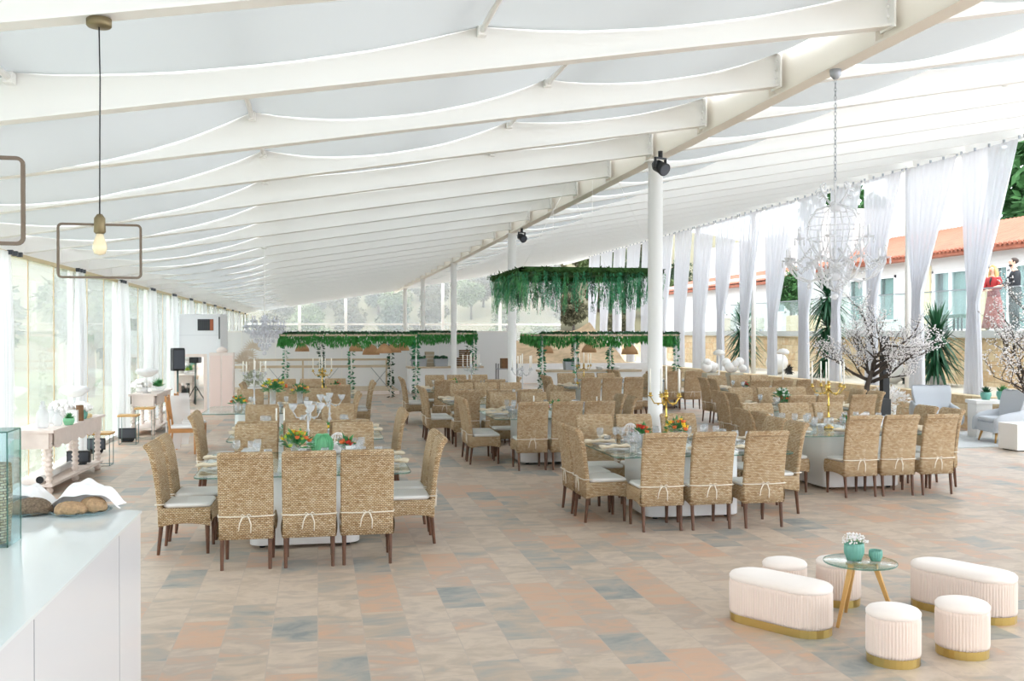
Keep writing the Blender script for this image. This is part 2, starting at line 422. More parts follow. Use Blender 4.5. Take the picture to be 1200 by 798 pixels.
for k in range(-4, len(YR)-5):
    Y0, Y1 = YR[k+4]+.015, YR[k+5]-.015
    sup = SUPL[0] if k % 3 == 2 and k < 4 else (SUPL[1] if k < 5 else SUPL[2])
    n = k - 2
    far = k > 12
    for side, sp in (('left', sup), ('right', SUPR)):
        if k <= 0 or (k == 1 and side == 'right'):
            struct('unseen_bay_cloth', cloth(Y0, Y1, sp, k*2+30), cloth_gray); continue  # bays out of view, added overhead and behind to hold back sky light
        o = cloth(Y0, Y1, sp, k*2+(side == 'right')).build('shade_cloth', cloth_gray)
        lab = 'far grey shade cloth between distant rafters, %s of the main beam' % side if far else 'grey shade cloth %s of the main beam, %s roof bay from the front' % (side, ORD[k-1 if side == 'left' else k-2])
        tag(o, lab, 'ceiling cloth', 'shade cloths under the roof %s of the main beam%s' % (side, ', far bays' if far else ''))
    for side, sp in (('left', sup), ('right', SUPR)):
        for X in sp[1:-1]:
            m = MB(); z = zb(X)+RH*.80
            m.tube([(X, Y0, z), (X, Y1, z)], .022, 8)
            m.box(X-.03, X+.03, Y1-.08, Y1, z-.035, z+.035)
            struct('tie_tube', m, W)

# ------------------------------------------------------------------ left glazed side
YB = [-7.9, -4.3, -.7, 2.9, 6.5, 10.05, 13.65, 17.25, 20.85, 24.5, 28.1, 31.7, 35.3, 39, 43, 47, 51, 55]
for k, Y in enumerate(YB):
    m = MB(); m.box(XL-.07, XL+.01, Y-.05, Y+.05, 0, zb(XL)); struct('window_post', m, W)
for k in range(len(YB)-1):
    m = MB(); m.box(XL-.035, XL-.03, YB[k]+.05, YB[k+1]-.05, .08, zb(XL)-.06)
    o = struct('window_%d' % (k+1), m, pvc)
    s = MB()
    for f in (.32, .7):
        y = YB[k] + (YB[k+1]-YB[k])*f
        s.box(XL-.03, XL-.024, y-.012, y+.012, .08, zb(XL)-.07)
    s.build('strap', basic('amber_strap', hexc(222,190,140), .5) if 'amber_strap' not in MATS else MATS['amber_strap'], o)
m = MB(); m.box(XL-.1, XL+.03, -8, YE, 0, .07); struct('baseboard_left', m, W)
def drape_mb(z0, z1, w, n=5, amp=.05, seed=0, pinch=None, wbot=None):
    """gathered drape: hangs in the YZ plane at x=0, folds along y"""
    rnd = random.Random(seed); ph = rnd.random()*6
    def fn(u, v):
        z = z1 + (z0-z1)*v
        ww = w if wbot is None else w + (wbot-w)*v
        off = 0
        if pinch:
            pz, pw, oy = pinch
            if v < pz: t = v/pz; ww = w + (pw-w)*t**(1.1 if w < 1.9 else 1.25); off = oy*t**.9
            else: t = (v-pz)/(1-pz); ww = pw + ((wbot or pw)-pw)*t**.7; off = oy
        y = (u-.5)*ww + off
        a = amp*(.35+.65*min(1, v*3))*(1 if not pinch else 1.0)
        x = a*sin(u*n*2*PI+ph) + .3*a*sin(u*n*4.7*PI+ph*2+v*2)
        return (x, y, z)
    m = MB(); m.grid(fn, n*12, 16); return m
for k, Y in enumerate(YB):
    k -= 3
    if Y < 12: continue
    wide = .95 if k in (5, 6, 7, 8, 9) else .45
    o = drape_mb(.04, zb(XL)-.05, wide, 5, .05, k).build('curtain', drape_m)
    o.location = (XL+.10, Y+(.15 if k > 4 else .05 if k == 4 else -.4), 0)
    lab = ['', '', '', 'narrow white curtain at the far left edge, by the long console table', 'narrow white curtain gathered beside the second left window post',
      'wide white curtain between the two white console tables', 'white curtain beside the wire plant stands', 'white curtain behind the second console table',
      'white curtain just before the black loudspeaker', 'white curtain behind the tall white air conditioner'][k] if k < 10 else 'white curtain gathered at a window post beyond the air conditioner'
    tag(o, lab, 'curtain', 'gathered curtains along the left windows' if k < 10 else 'far gathered curtains on the left side')
    for dy in (-.2, 0, .2):
        m = MB(); m.box(XL+.09, XL+.15, Y+dy, Y+dy+.06, zb(XL)-.09, zb(XL)-.03)
        tag(m.build('curtain_clip', dgrey), 'small dark curtain clip on the left rail at the %s window post in view' % ORD[min(k-3, 11)], 'curtain clip', 'curtain clips on the left rail, post %d' % (k-2))

# ------------------------------------------------------------------ back partition, end gable, outside
m = MB(); m.box(XL, 7.1, 36.0, 36.12, 0, 2.13); struct('wall_back', m, WALLP)
m = MB(); m.box(7.1, 13.8, 40.0, 40.12, 0, .8); struct('wall_back_right', m, WALLP)
m = MB()
for X in [-2.6 + 1.15*k for k in range(8)]: m.box(X-.012, X+.012, 35.985, 36.0, .3, 2.1)
m.box(XL, 7.1, 35.97, 36.0, 2.08, 2.14)
struct('trim_4', m, W)
m = MB()
m.face([m.vert(p) for p in ((XL,YE,0),(XR,YE,0),(XR,YE,zb(XR)+.3),(XL,YE,zb(XL)+.3))]); struct('window_20', m, pvc)
m = MB()
m.face([m.vert(p) for p in ((XR,YE,0),(XE,YE,0),(XE,YE,zb(XE)+.3),(XR,YE,zb(XR)+.3))]); struct('window_21', m, pvc)
for X in (-1.0, 1.6, 7.2, 10.6):
    m = MB(); m.box(X-.08, X+.08, YE-.16, YE, 0, zb(X)); struct('window_post', m, W)
m = MB(); m.box(XL, XE, YE-.1, YE-.02, 2.5, 2.6); struct('window_rail', m, W)
# hillside behind
def hill(u, v):
    X = -70 + 190*u; Y = 62 + 90*v
    z = -.3 + 1.2*v + 21*max(0, v-.02)**.8*(.55+.45*sin(u*3.1+.4)) + .8*sin(u*31)*sin(v*17)
    return (X, Y, z)
m = MB(); m.grid(hill, 60, 24); struct('hillside', m, hill_m)

# ------------------------------------------------------------------ trees
def foliage(rnd, cx, cy, cz, rx, ry, rz, n, L, mats=None, m=None):
    m = m or MB()
    blobs = [(Vector((rnd.uniform(-1,1), rnd.uniform(-1,1), rnd.uniform(-1,1))).normalized()*rnd.uniform(.2,.75), rnd.uniform(.3,.5)) for _ in range(14)]
    for _ in range(n):
        c, r = blobs[rnd.randrange(14)]
        d = Vector((rnd.gauss(0,1), rnd.gauss(0,1), rnd.gauss(0,1))).normalized()
        p = c + d*r*rnd.uniform(.8,1.05)
        q = Vector((cx+p.x*rx, cy+p.y*ry, cz+p.z*rz))
        dd = (d + Vector((rnd.uniform(-1,1), rnd.uniform(-1,1), rnd.uniform(-.9,.4)))).normalized()
        m.leaf(q, dd, L*rnd.uniform(.7,1.3), L*.55, Vector((rnd.uniform(-1,1), rnd.uniform(-1,1), 1)))
    return m
def make_tree(seed, mat, n=2600, L=.34, name='garden_tree', w=1.0):
    def mk():
        rnd = random.Random(seed)
        t = thing(name, None, 'tree')
        m = foliage(rnd, 0, 0, 3.0, 1.9*w, 1.9*w, 1.9, n, L)
        m.build('foliage', mat, t)
        k = MB(); k.tube([(0,0,-.3),(.05,.03,1.0),(-.05,0,2.2),(.1,0,3.4)], [.16,.13,.10,.04], 8)
        for a in range(5):
            an = a*1.3; k.tube([(0,0,1.4+.2*a), (.6*cos(an), .6*sin(an), 2.2+.2*a), (1.1*cos(an), 1.1*sin(an), 3.0+.15*a)], [.06,.04,.015], 6)
        k.build('trunk', bark, t)
        return t
    return Proto(mk)
T1 = make_tree(3, garden_leaf); T2 = make_tree(5, garden_leaf2); T3 = make_tree(9, dry_leaf, 2200, .4)
gl = [(-9.5,17.5,.74,T1,'pale green tree just outside the leftmost window'), (-13,24,1.0,T2,'darker green tree outside the left windows, leftmost of the dark ones'),
      (-8.8,23.5,.62,T1,'low round bush outside the left windows'), (-17,33,1.35,T1,'tall pale tree seen over the bushes through the left windows'),
      (-9,29.5,.85,T2,'dark bush outside behind the first console table'), (-14.5,40,1.2,T1,'pale tree outside behind the wide white curtain'),
      (-8,38,1.0,T1,'light green tree outside near the second console table'), (-9,46,1.3,T2,'dark tree outside near the far left curtains'), (-7.6,52,1.1,T1,'pale tree outside near the loudspeaker'),
      (-15,14.5,.8,T2,'low dark bush at the left edge beyond the plastic window'), (-20,42,2.0,T2,'large hazy tree far outside on the left')]
for x, y, s, T, lab in gl: T.put((x, y, -.25), x*1.7, lab, 'garden trees outside the left windows', s)
rnd = random.Random(11)
spots = []
tries = 0
while len(spots) < 105 and tries < 9000:
    tries += 1; u = rnd.uniform(.31, .53); v = rnd.uniform(.0, .30); p = hill(u, v)
    if p[0] > 17 and p[1] < 66: continue
    if all(math.hypot(p[0]-q[0], p[1]-q[1]) > 3.0 for q in spots): spots.append((p[0], p[1], p[2], v))
for k, p in enumerate(spots):
    v = p[3]; T = (T3, T1, T3, T2)[k % 4]
    T.put((p[0], p[1], p[2]-.2), rnd.random()*6, 'tree on the dry hillside behind the hall', 'trees on the hillside', rnd.uniform(.50, .68)*(1+v*.9))

# ------------------------------------------------------------------ right side: stone ledge, terrace, house
m = MB(); m.box(13.75, 14.1, 12, 46, 0, .72); struct('wall_right', m, stone)
m = MB(); m.box(14.1, 16.8, 12, 46, 0, .70); struct('planting_ledge', m, basic('ledge_gravel', hexc(206,196,178), .95, noise=.2, nscale=6))
m = MB(); m.box(16.8, 17.1, 10, 60, 0, 1.94); struct('wall_right_upper', m, stone)
m = MB(); m.box(16.75, 60, 8, 70, 1.94, 2.13); struct('terrace', m, terrace_m)
# house
def window_hole_wall():
    m = MB(); X = 21.5
    ops = [(27.0,28.9,2.13,4.25),(29.9,31.9,2.13,4.25),(34.2,35.4,2.5,4.25),(36.4,37.6,2.5,4.25),(43.2,44.4,3.0,4.2),(46.5,47.4,2.4,4.2),(50,51,3,4.2)]
    y = 16
    for a, b, z0, z1 in ops:
        m.box(X, X+.25, y, a, 2.13, 4.9); 
        if z0 > 2.14: m.box(X, X+.25, a, b, 2.13, z0)
        m.box(X, X+.25, a, b, z1, 4.9); y = b
    m.box(X, X+.25, y, 62, 2.13, 4.9)
    return m, ops
hs = thing('house', 'long white terrace house with a terracotta tiled roof and sliding doors', 'house', (21.5, 30, 2.13))
hm, ops = window_hole_wall()
def child(m, name, mat, par, off=None):
    o = m.build(name, mat, par)
    if off is None: off = par.location
    o.location = (-off[0], -off[1], -off[2]); return o
child(hm, 'wall', house_m, hs)
m = MB(); m.box(21.42, 21.5, 29.0, 29.85, 2.13, 4.45); m.box(21.42, 21.5, 32.0, 32.5, 2.13, 4.45); child(m, 'stone_pillar', basic('tan_render', hexc(214,200,164), .9), hs)
frame_m = basic('white_window_frame', hexc(244,244,244), .4)
dark_glass = basic('house_window_glass', hexc(150,172,170), .08, spec=.8)
net = basic('house_net_curtain', hexc(206,216,214), .9)
for a, b, z0, z1 in ops:
    o = Vector(hs.location)
    m = MB(); X = 21.5
    m.box(X-.05, X+.1, a, a+.09, z0, z1); m.box(X-.05, X+.1, b-.09, b, z0, z1); m.box(X-.05, X+.1, a, b, z1-.09, z1); m.box(X-.05, X+.1, a, b, z0, z0+.07)
    if b-a > 1.5: m.box(X-.04, X+.1, (a+b)/2-.06, (a+b)/2+.06, z0, z1)
    w = child(m, 'window', frame_m, hs)
    m = MB(); m.box(X+.03, X+.04, a+.05, b-.05, z0+.04, z1-.04); p = m.build('pane', thinglass('door_glass', (.75,.84,.83,1), haze=.1, boost=1.5) if 'door_glass' not in MATS else MATS['door_glass'], w)
    m = MB(); m.grid(lambda u, v: (X+.14+.025*sin(u*(b-a)*40), a+.08+(b-a-.16)*u*.82, z0+.05+(z1-z0-.1)*v), 60, 2); m.build('net_curtain', net, w)
    m = MB(); m.box(X+.22, X+.24, a, b, z0, z1); m.build('interior_shade_sheet', basic('interior_shade_grey', hexc(120,128,130), .9) if 'interior_shade_grey' not in MATS else MATS['interior_shade_grey'], w)  # grey sheet stands in for the shade of the room behind
def rooftiles(X0, z0, X1, z1, Y0, Y1):
    m = MB(); n = int((Y1-Y0)/.22)*4
    def fn(u, v):
        y = Y0+(Y1-Y0)*u
        row = v*14; st = (row - math.floor(row))*.03
        return (X0+(X1-X0)*v, y, z0+(z1-z0)*v + .07*abs(sin(PI*(y/.22))) - st)
    m.grid(fn, n, 28); return m
child(rooftiles(20.95, 4.82, 25.2, 6.25, 15, 40.5), 'roof', terra, hs)
child(rooftiles(20.95, 4.55, 24.4, 5.45, 41.2, 62), 'roof', terra, hs)
m = MB(); m.box(21.02, 21.5, 15, 40.5, 4.70, 4.80); m.box(21.02, 21.5, 41.2, 62, 4.42, 4.53)
for k in range(110):
    y = 15.1 + k*.22
    if y < 40.4: m.tube([(20.93, y, 4.83), (21.1, y, 4.9)], .06, 6)
child(m, 'eave', terra, hs)
m = MB(); m.box(25.2, 25.6, 34.5, 40.9, 2.13, 9.2); m.box(21.7, 25.6, 40.6, 41.2, 4.5, 7.6); child(m, 'gable_wall', house_m, hs)
m = MB(); m.box(24.5, 24.9, 41.2, 62, 5, 7.4); child(m, 'upper_wall', house_m, hs)
for k, (y0, y1) in enumerate(((14.5,17.9),(18,21.4),(21.5,24.9),(25,28.4),(28.5,31.9),(32,35.4),(35.5,38.9))):
    g = tag(mb('box', 16.86, 16.875, y0, y1, 2.14, 3.2).build('glass_railing', railglass), 'clear glass railing panel on the terrace edge, %s from the right' % ORD[k], 'railing', 'glass railing panels along the terrace')
    m = MB(); m.box(16.84, 16.9, y0, y1, 3.2, 3.23); m.build('top_rail', metal_grey, g)
    m = MB()
    for y in (y0+.5, y1-.5): m.box(16.82, 16.9, y-.05, y+.05, 1.98, 2.2)
    m.build('clamp', metal_grey, g)
T4 = make_tree(21, basic('hedge_green', hexc(64,110,56), .8, noise=.4, nscale=1), 3600, .3, 'tall_tree')
T4.put((36, 43, 2.82), 0, 'tall green tree above the terracotta roof at the right edge', 'trees behind the house', 2.3)
T4.put((32.5, 33.5, 2.73), 2, 'dense green hedge tree rising over the right end of the tiled roof', 'trees behind the house', 2.0)
T4.put((30, 52, 2.64), 3, 'small treetop over the middle of the white house', 'trees behind the house', 1.7)
T4.put((19.4, 38.5, 2.28), 1, 'leafy shrub against the house wall behind the big chandelier', 'trees behind the house', .52)

# ------------------------------------------------------------------ right curtains
YC = [14.2, 16.2, 18.2, 20.25, 22.4, 24.3, 26.1, 28.05, 30.3, 32.3, 34.4, 36.5, 38.6, 40.7, 42.8, 45.0, 47.2, 49.4, 51.6]
for k in range(len(YC)-1):
    a, b = YC[k]+.06, YC[k+1]-.1; w = b-a
    top = zb(XE) + .0
    o = drape_mb(.70, top-.04, w, 7, .055, 50+k, pinch=((.60 if k < 6 else .66) + .02*((k*7) % 3 - 1), .32 if k < 6 else .5 if k < 10 else 1.1, .5), wbot=.6 if k < 10 else 1.2).build('curtain', curtain_m)
    o.location = (XE - .02, (a+b)/2, 0)
    hk = MB()
    for f in (-.5, -.25, 0, .25, .5): hk.box(-.02, .02, f*w-.015, f*w+.015, top-.05, top+.02)
    hk.build('curtain_ring', metal_grey, o)
    lab = 'sheer white curtain above the stone ledge, %s' % (
        ['outermost at right edge', 'at the right edge of the photo', 'right of the terrace couple', 'between the couple and the sliding door', 'just left of the terrace sliding door', 'behind the blossom tree', 'behind the large crystal chandelier', 'left of the chandelier', 'right of the second palm'][k] if k < 9 else
        '%s from the left end of the curtain row' % ORD[len(YC)-2-k])
    tag(o, lab, 'curtain', 'sheer curtains along the right side')
# ------------------------------------------------------------------ rattan chair (faces +y, origin on the floor under the seat)
def ring(w, y0, y1, z0, z1=None, r=.02):
    """rounded rectangle in a plane: width along x, depth y0..y1, height of rear/front edges z0,z1"""
    z1 = z0 if z1 is None else z1
    out = []
    for px, py in rrect(w, abs(y1-y0), min(r, abs(y1-y0)/2-.001), 3, 0, (y0+y1)/2):
        f = (py-y0)/(y1-y0); out.append((px, py, z0+(z1-z0)*f))
    return out
def make_chair():
    t = thing('rattan_chair', None, 'chair')
    # woven seat box with an arched lower edge
    m = MB()
    n = 14; hw, hd = .235, .235
    for side in range(4):
        def fn(u, v, side=side):
            s = -1 + 2*u
            z0 = .265 + .028*(1-s*s)
            z = z0 + (.435-z0)*v
            b = .012*sin(PI*v)
            if side == 0: return (s*hw, -hd-b+.02, z)
            if side == 1: return (hw+b, s*hd, z)
            if side == 2: return (-s*hw, hd+b, z)
            return (-hw-b, -s*hd, z)
        m.grid(fn, n, 5)
    m.prism(rrect(.475, .475, .03), .40, .437)
    m.box(-hw+.01, hw-.01, -hd+.03, hd-.01, .295, .30)
    m.build('seat', rattan, t)
    # backrest: one woven slab, leaning and rolled at the top
    m = MB(); prof = [(-.215,.262,.05),(-.218,.40,.052),(-.228,.52,.052),(-.243,.65,.052),(-.262,.78,.052),(-.285,.90,.055),(-.305,.965,.062),(-.325,1.002,.066),(-.345,1.016,.060),(-.367,1.012,.04)]
    rings = []
    for k, (y, z, th) in enumerate(prof):
        y2, z2 = prof[min(k+1, len(prof)-1)][:2]; y1, z1 = prof[max(k-1, 0)][:2]
        ty, tz = y2-y1, z2-z1; l = math.hypot(ty, tz); ny, nz = -tz/l, ty/l
        w = .462 + .012*sin(PI*k/9)
        rg = []
        for px, q in rrect(w, th, .02, 3): rg.append((px, y + ny*(-q), z + nz*(-q)))
        if k == 0: rg = [(p[0], p[1], p[2]+.026*(1-(p[0]/.231)**2)) for p in rg]
        rings.append(rg)
    m.loft(rings, True); m.build('backrest', rattan, t)
    for sx in (-1, 1):
        m = MB(); m.loft([ring(.030,-.255,-.225,0), ring(.042,-.232,-.190,.29)], False)
        m.v = [(x+sx*.205, y, z) for x, y, z in m.v]; m.build('leg', legwood, t)
        m = MB(); m.loft([ring(.030,.192,.222,0), ring(.044,.182,.226,.29)], False)
        m.v = [(x+sx*.205, y, z) for x, y, z in m.v]; m.build('leg', legwood, t)
    m = MB(); m.prism(rrect(.45, .43, .05, 4, 0, .02), .437, .478, .014, True); m.build('cushion', cushion_m, t)
    m = MB()
    zr = .475
    pts = [(-.225,-.17,zr),(-.242,-.20,zr),(-.236,-.262,zr)]+[(x,-.262-.002*abs(x),zr-.006*(1-(x/.23)**2)) for x in (-.12,0,.12)]+[(.236,-.262,zr),(.242,-.20,zr),(.225,-.17,zr)]
    m.tube(pts, .006, 5)
    m.tube([(0,-.266,zr),(-.03,-.275,zr-.015),(-.05,-.272,zr-.06),(-.062,-.27,zr-.13)], [.005,.007,.006,.005], 5)
    m.tube([(0,-.266,zr),(.025,-.275,zr-.012),(.045,-.272,zr-.07),(.042,-.27,zr-.15)], [.005,.007,.006,.005], 5)
    m.tube([(-.005,-.27,zr),(-.03,-.285,zr+.02),(-.045,-.275,zr+.0),(-.01,-.27,zr-.005)], .005, 5)
    m.tube([(.005,-.27,zr),(.03,-.285,zr+.02),(.05,-.275,zr+.0),(.01,-.27,zr-.005)], .005, 5)
    m.build('ribbon', ribbon_m, t)
    return t
CH = Proto(make_chair)

def make_plate():
    o = mb('lathe', [(.001,0),(.07,0),(.085,.006),(.135,.014),(.136,.018),(.085,.010),(.001,.008)], n=20, cap=False).build('plate', plate_m); o['category'] = 'plate'
    c = mb('lathe', [(.001,.012),(.06,.012),(.07,.016),(.1,.024),(.101,.028),(.065,.020),(.001,.018)], n=20, cap=False).build('starter_plate', plate_m, o)
    return o
def make_napkin():
    m = MB()
    def fn(u, v):
        s = (u-.5); w = .034 + .04*abs(s)**.7*2
        y = (u-.5)*.36 - .05
        z = .045 + .018*sin(PI*v)*(1+.4*sin(u*14)) - .09*max(0, -y-.17)
        return ((v-.5)*w*2*(1+.1*sin(u*9)), y, z)
    m.grid(fn, 16, 6)
    m.grid(lambda u, v: (fn(u,v)[0]*.9, fn(u,v)[1]+.01, fn(u,v)[2]-.014), 16, 6)
    o = m.build('napkin', napkin_m); o['category'] = 'napkin'; return o
def make_glass():
    o = mb('lathe', [(.001,0),(.034,.001),(.033,.004),(.006,.010),(.004,.085),(.012,.095),(.034,.115),(.042,.15),(.036,.195),(.034,.195),(.040,.15),(.032,.118),(.002,.1)], n=14, cap=False).build('wine_glass', glassware); o['category'] = 'wine glass'; return o
def make_tumbler():
    o = mb('lathe', [(.001,0),(.033,.001),(.04,.10),(.038,.10),(.031,.008),(.001,.006)], n=12, cap=False).build('water_glass', glassware); o['category'] = 'water glass'; return o
PL, NP, WG, TG = Proto(make_plate), Proto(make_napkin), Proto(make_glass), Proto(make_tumbler)
plates_v = []

def make_table(w, d, r=.12, big=True):
    t = thing('dining_table', None, 'table')
    m = MB(); out = rrect(w, d, r, 6); m.prism(out, .748, .760, 0); m.build('tabletop', glass, t)
    e = MB()
    o2 = rrect(w+.006, d+.006, r, 6)
    e.loft([[(x,y,.747) for x,y in o2], [(x,y,.761) for x,y in o2]], False, False)
    e.build('glass_edge', glass_edge, t)
    pw, pd = (w*.53, d*.55)
    m = MB(); m.prism(rrect(pw, pd, .12, 6), .035, .745, .008, True); m.build('pedestal', pedestal_m, t)
    for sx in (-1, 1):
        for sy in (-1, 1):
            m = MB(); m.lathe([(.028,0),(.03,.036)], sx*(pw/2-.12), sy*(pd/2-.12), 10); m.build('foot', black, t)
    # pale runner laid along the middle is a separate thing
    return t
def flowers(name, cols, r=.13, h=.14, n=12, vase=True, seed=0, vcol=None):
    t = thing(name, None, 'flower arrangement'); rnd = random.Random(seed)
    if vase:
        mb('lathe', [(.001,0),(.045,.002),(.055,.04),(.05,h*.7),(.046,h*.7),(.05,.04),(.001,.008)], n=14, cap=False).build('vase', vcol or glassware, t)
    m = MB()
    for k in range(n*7):
        a = rnd.random()*6.28; e = rnd.uniform(.0, 1.3); d = Vector((cos(a)*cos(e), sin(a)*cos(e), sin(e)))
        m.leaf(Vector((0,0,h*.6)) + d*r*rnd.uniform(.2,.8), d, rnd.uniform(.05,.09), .03, Vector((rnd.random(),rnd.random(),1)))
    m.build('leaves', leaf_m, t)
    for ci, c in enumerate(cols):
        m = MB()
        for k in range(max(2, n//len(cols))):
            a = rnd.random()*6.28; e = rnd.uniform(.25, 1.4); d = Vector((cos(a)*cos(e), sin(a)*cos(e), sin(e)*.9))
            p = Vector((0,0,h*.6)) + d*r*rnd.uniform(.8,1.0); q = rnd.uniform(.018,.03)
            m.ball(p, q, 8, 5, 1, 1, .75)
            for j in range(7):
                b = j*.9; dd = (Vector((cos(b), sin(b), .5))).normalized()
                m.leaf(p, dd, q*1.8, q*1.3, Vector((0,0,1)))
        m.build('petals', c, t)
    return t
def candelabrum(name, mat, hh, arms, armr, candle, seed=0, cup=None):
    t = thing(name, None, 'candelabrum')
    mb('lathe', [(.075,0),(.08,.012),(.05,.03),(.02,.06),(.014,.12),(.028,.15),(.014,.18),(.011,hh*.5),(.026,hh*.52),(.011,hh*.56),(.012,hh*.9),(.03,hh*.93),(.018,hh)], n=14).build('stem', mat, t)
    spots = [(0,0,hh)]
    for k in range(arms):
        a = 2*PI*k/arms + .3; x, y = armr*cos(a), armr*sin(a)
        m = MB(); m.tube([(0,0,hh*.9),(x*.3,y*.3,hh*.80),(x*.75,y*.75,hh*.80),(x,y,hh*.94)], [.009,.008,.007,.007], 7); m.ball((x*.5,y*.5,hh*.785), .016, 8, 5)
        m.build('arm', mat, t); spots.append((x, y, hh*.94))
    for x, y, z in spots:
        if cup: mb('lathe', [(.008,0),(.034,.03),(.05,.08),(.046,.08),(.03,.03),(.004,.01)], x, y, 12, z0=z, cap=False).build('cup', cup, t)
        else: mb('lathe', [(.02,0),(.036,.012),(.016,.018),(.02,.05),(.017,.05)], x, y, 10, z0=z).build('cup', mat, t)
        if candle: mb('lathe', [(.011,0),(.010,candle),(.002,candle+.006)], x, y, 10, z0=z+.03).build('candle', candle_m, t)
    return t
def cloche(name, base, seed=0):
    t = thing(name, None, 'wire cloche')
    m = MB()
    for k in range(8):
        a = PI*k/8; pts = [(.11*cos(b)*cos(a), .11*cos(b)*sin(a), .05+.17*sin(b)) for b in [PI*j/12 for j in range(13)]]; m.tube(pts, .003, 4)
    for z, r in ((.05,.11),(.11,.103),(.16,.083),(.2,.05)): m.tube([(r*cos(2*PI*j/20), r*sin(2*PI*j/20), z) for j in range(21)], .003, 4)
    m.build('wire_dome', blossom, t)
    m = MB(); m.lathe([(.001,0),(.12,0),(.12,.02),(.08,.035),(.001,.03)], n=18); m.build('base', blossom, t)
    mb('ball', (0,0,.075), .055, 12, 8, 1, 1, .8).build('fruit', base, t)
    return t
def runner_mb(w, L):
    m = MB()
    m.grid(lambda u, v: ((u-.5)*w, (v-.5)*L, .003+.002*sin(u*20)*sin(v*14)), 10, 14); return m
runner_m = basic('pale_leaf_print_linen', hexc(232,238,234), .9, noise=.15, nscale=24)

# ------------------------------------------------------------------ table groups
TABLES = [
 # key, phrase, (cx,cy,w,d), near [(x)],Yn, far [x],Yf, left X,[Y], right X,[Y], glasses, props
 ('A','the front left table',(-.12,10.3,1.98,1.86),[-.62,-.08,.44],9.0,[-.68,-.12,.40],11.58,-1.45,[9.95,10.56],1.14,[9.98,10.56],3),
 ('B','the second table on the left',(-.14,13.35,1.9,1.86),[-.69,-.16,.36],12.1,[-.78,-.25,.28],14.62,-1.47,[13.15,13.72],1.05,[13.2,13.8],2),
 ('N','the left table under the small chandelier',(-.8,17.55,2.1,1.7),[],16.4,[-1.2,-.6,.0],18.75,-2.4,[],.62,[17.2,17.8],2),
 ('M','the far left table',(-.15,21.4,1.9,1.8),[-.72,-.17,.4],20.2,[-.7,-.15,.4],22.65,-1.45,[21.1,21.7],1.08,[21.1,21.9],1),
 ('D','the front middle table',(4.12,10.95,2.05,1.74),[3.53,4.07,4.66],9.88,[3.42,3.92,4.52],12.02,2.86,[10.73,11.27],5.42,[10.78,11.33],3),
 ('E','the front right table',(7.1,12.5,2.1,1.66),[6.72,7.26,7.80],11.46,[6.3,6.87,7.42],13.5,5.78,[12.15,12.72],8.42,[12.2,12.75],3),
 ('H','the table under the hanging greenery',(3.66,15.75,2.0,1.8),[3.17,3.69,4.22],14.65,[3.14,3.68,4.2],16.85,2.36,[15.68,16.25],4.96,[15.6,16.2],2),
 ('I','the table behind the hanging greenery',(3.3,19.0,1.9,1.8),[2.67,3.24,3.8],17.9,[2.88,3.4,3.92],20.15,2.05,[18.8,19.45],4.52,[18.8,19.4],1),
 ('J','the far middle table before the buffet',(3.2,22.9,1.9,1.8),[2.75,3.3,3.85],21.75,[2.80,3.33,3.86],24.05,1.98,[22.75,23.35],4.55,[22.95,23.5],1),
 ('F','the second table on the right',(8.4,16.4,2.0,1.7),[7.86,8.38,8.95],15.3,[7.8,8.35,8.9],17.45,7.12,[16.1,16.7],9.66,[16.1,16.7],1),
 ('G','the far right table by stone ledge',(10.1,21.5,2.0,1.7),[9.5,10.05,10.6],20.4,[9.5,10.05,10.6],22.6,8.85,[21.2,21.8],None,[],1),
 ('K','the far table left of right pergola',(6.75,23.4,1.9,1.7),[6.2,6.72,7.25],22.3,[6.2,6.72,7.25],24.5,5.5,[23.1,23.7],7.98,[23.1,23.7],1),
 ('O','the farthest right table near vine posts',(9.4,26.6,1.9,1.7),[8.85,9.4,9.95],25.5,[],27.6,8.15,[26.3,26.9],None,[],0),
]
def off(v): return v
jit = random.Random(77)
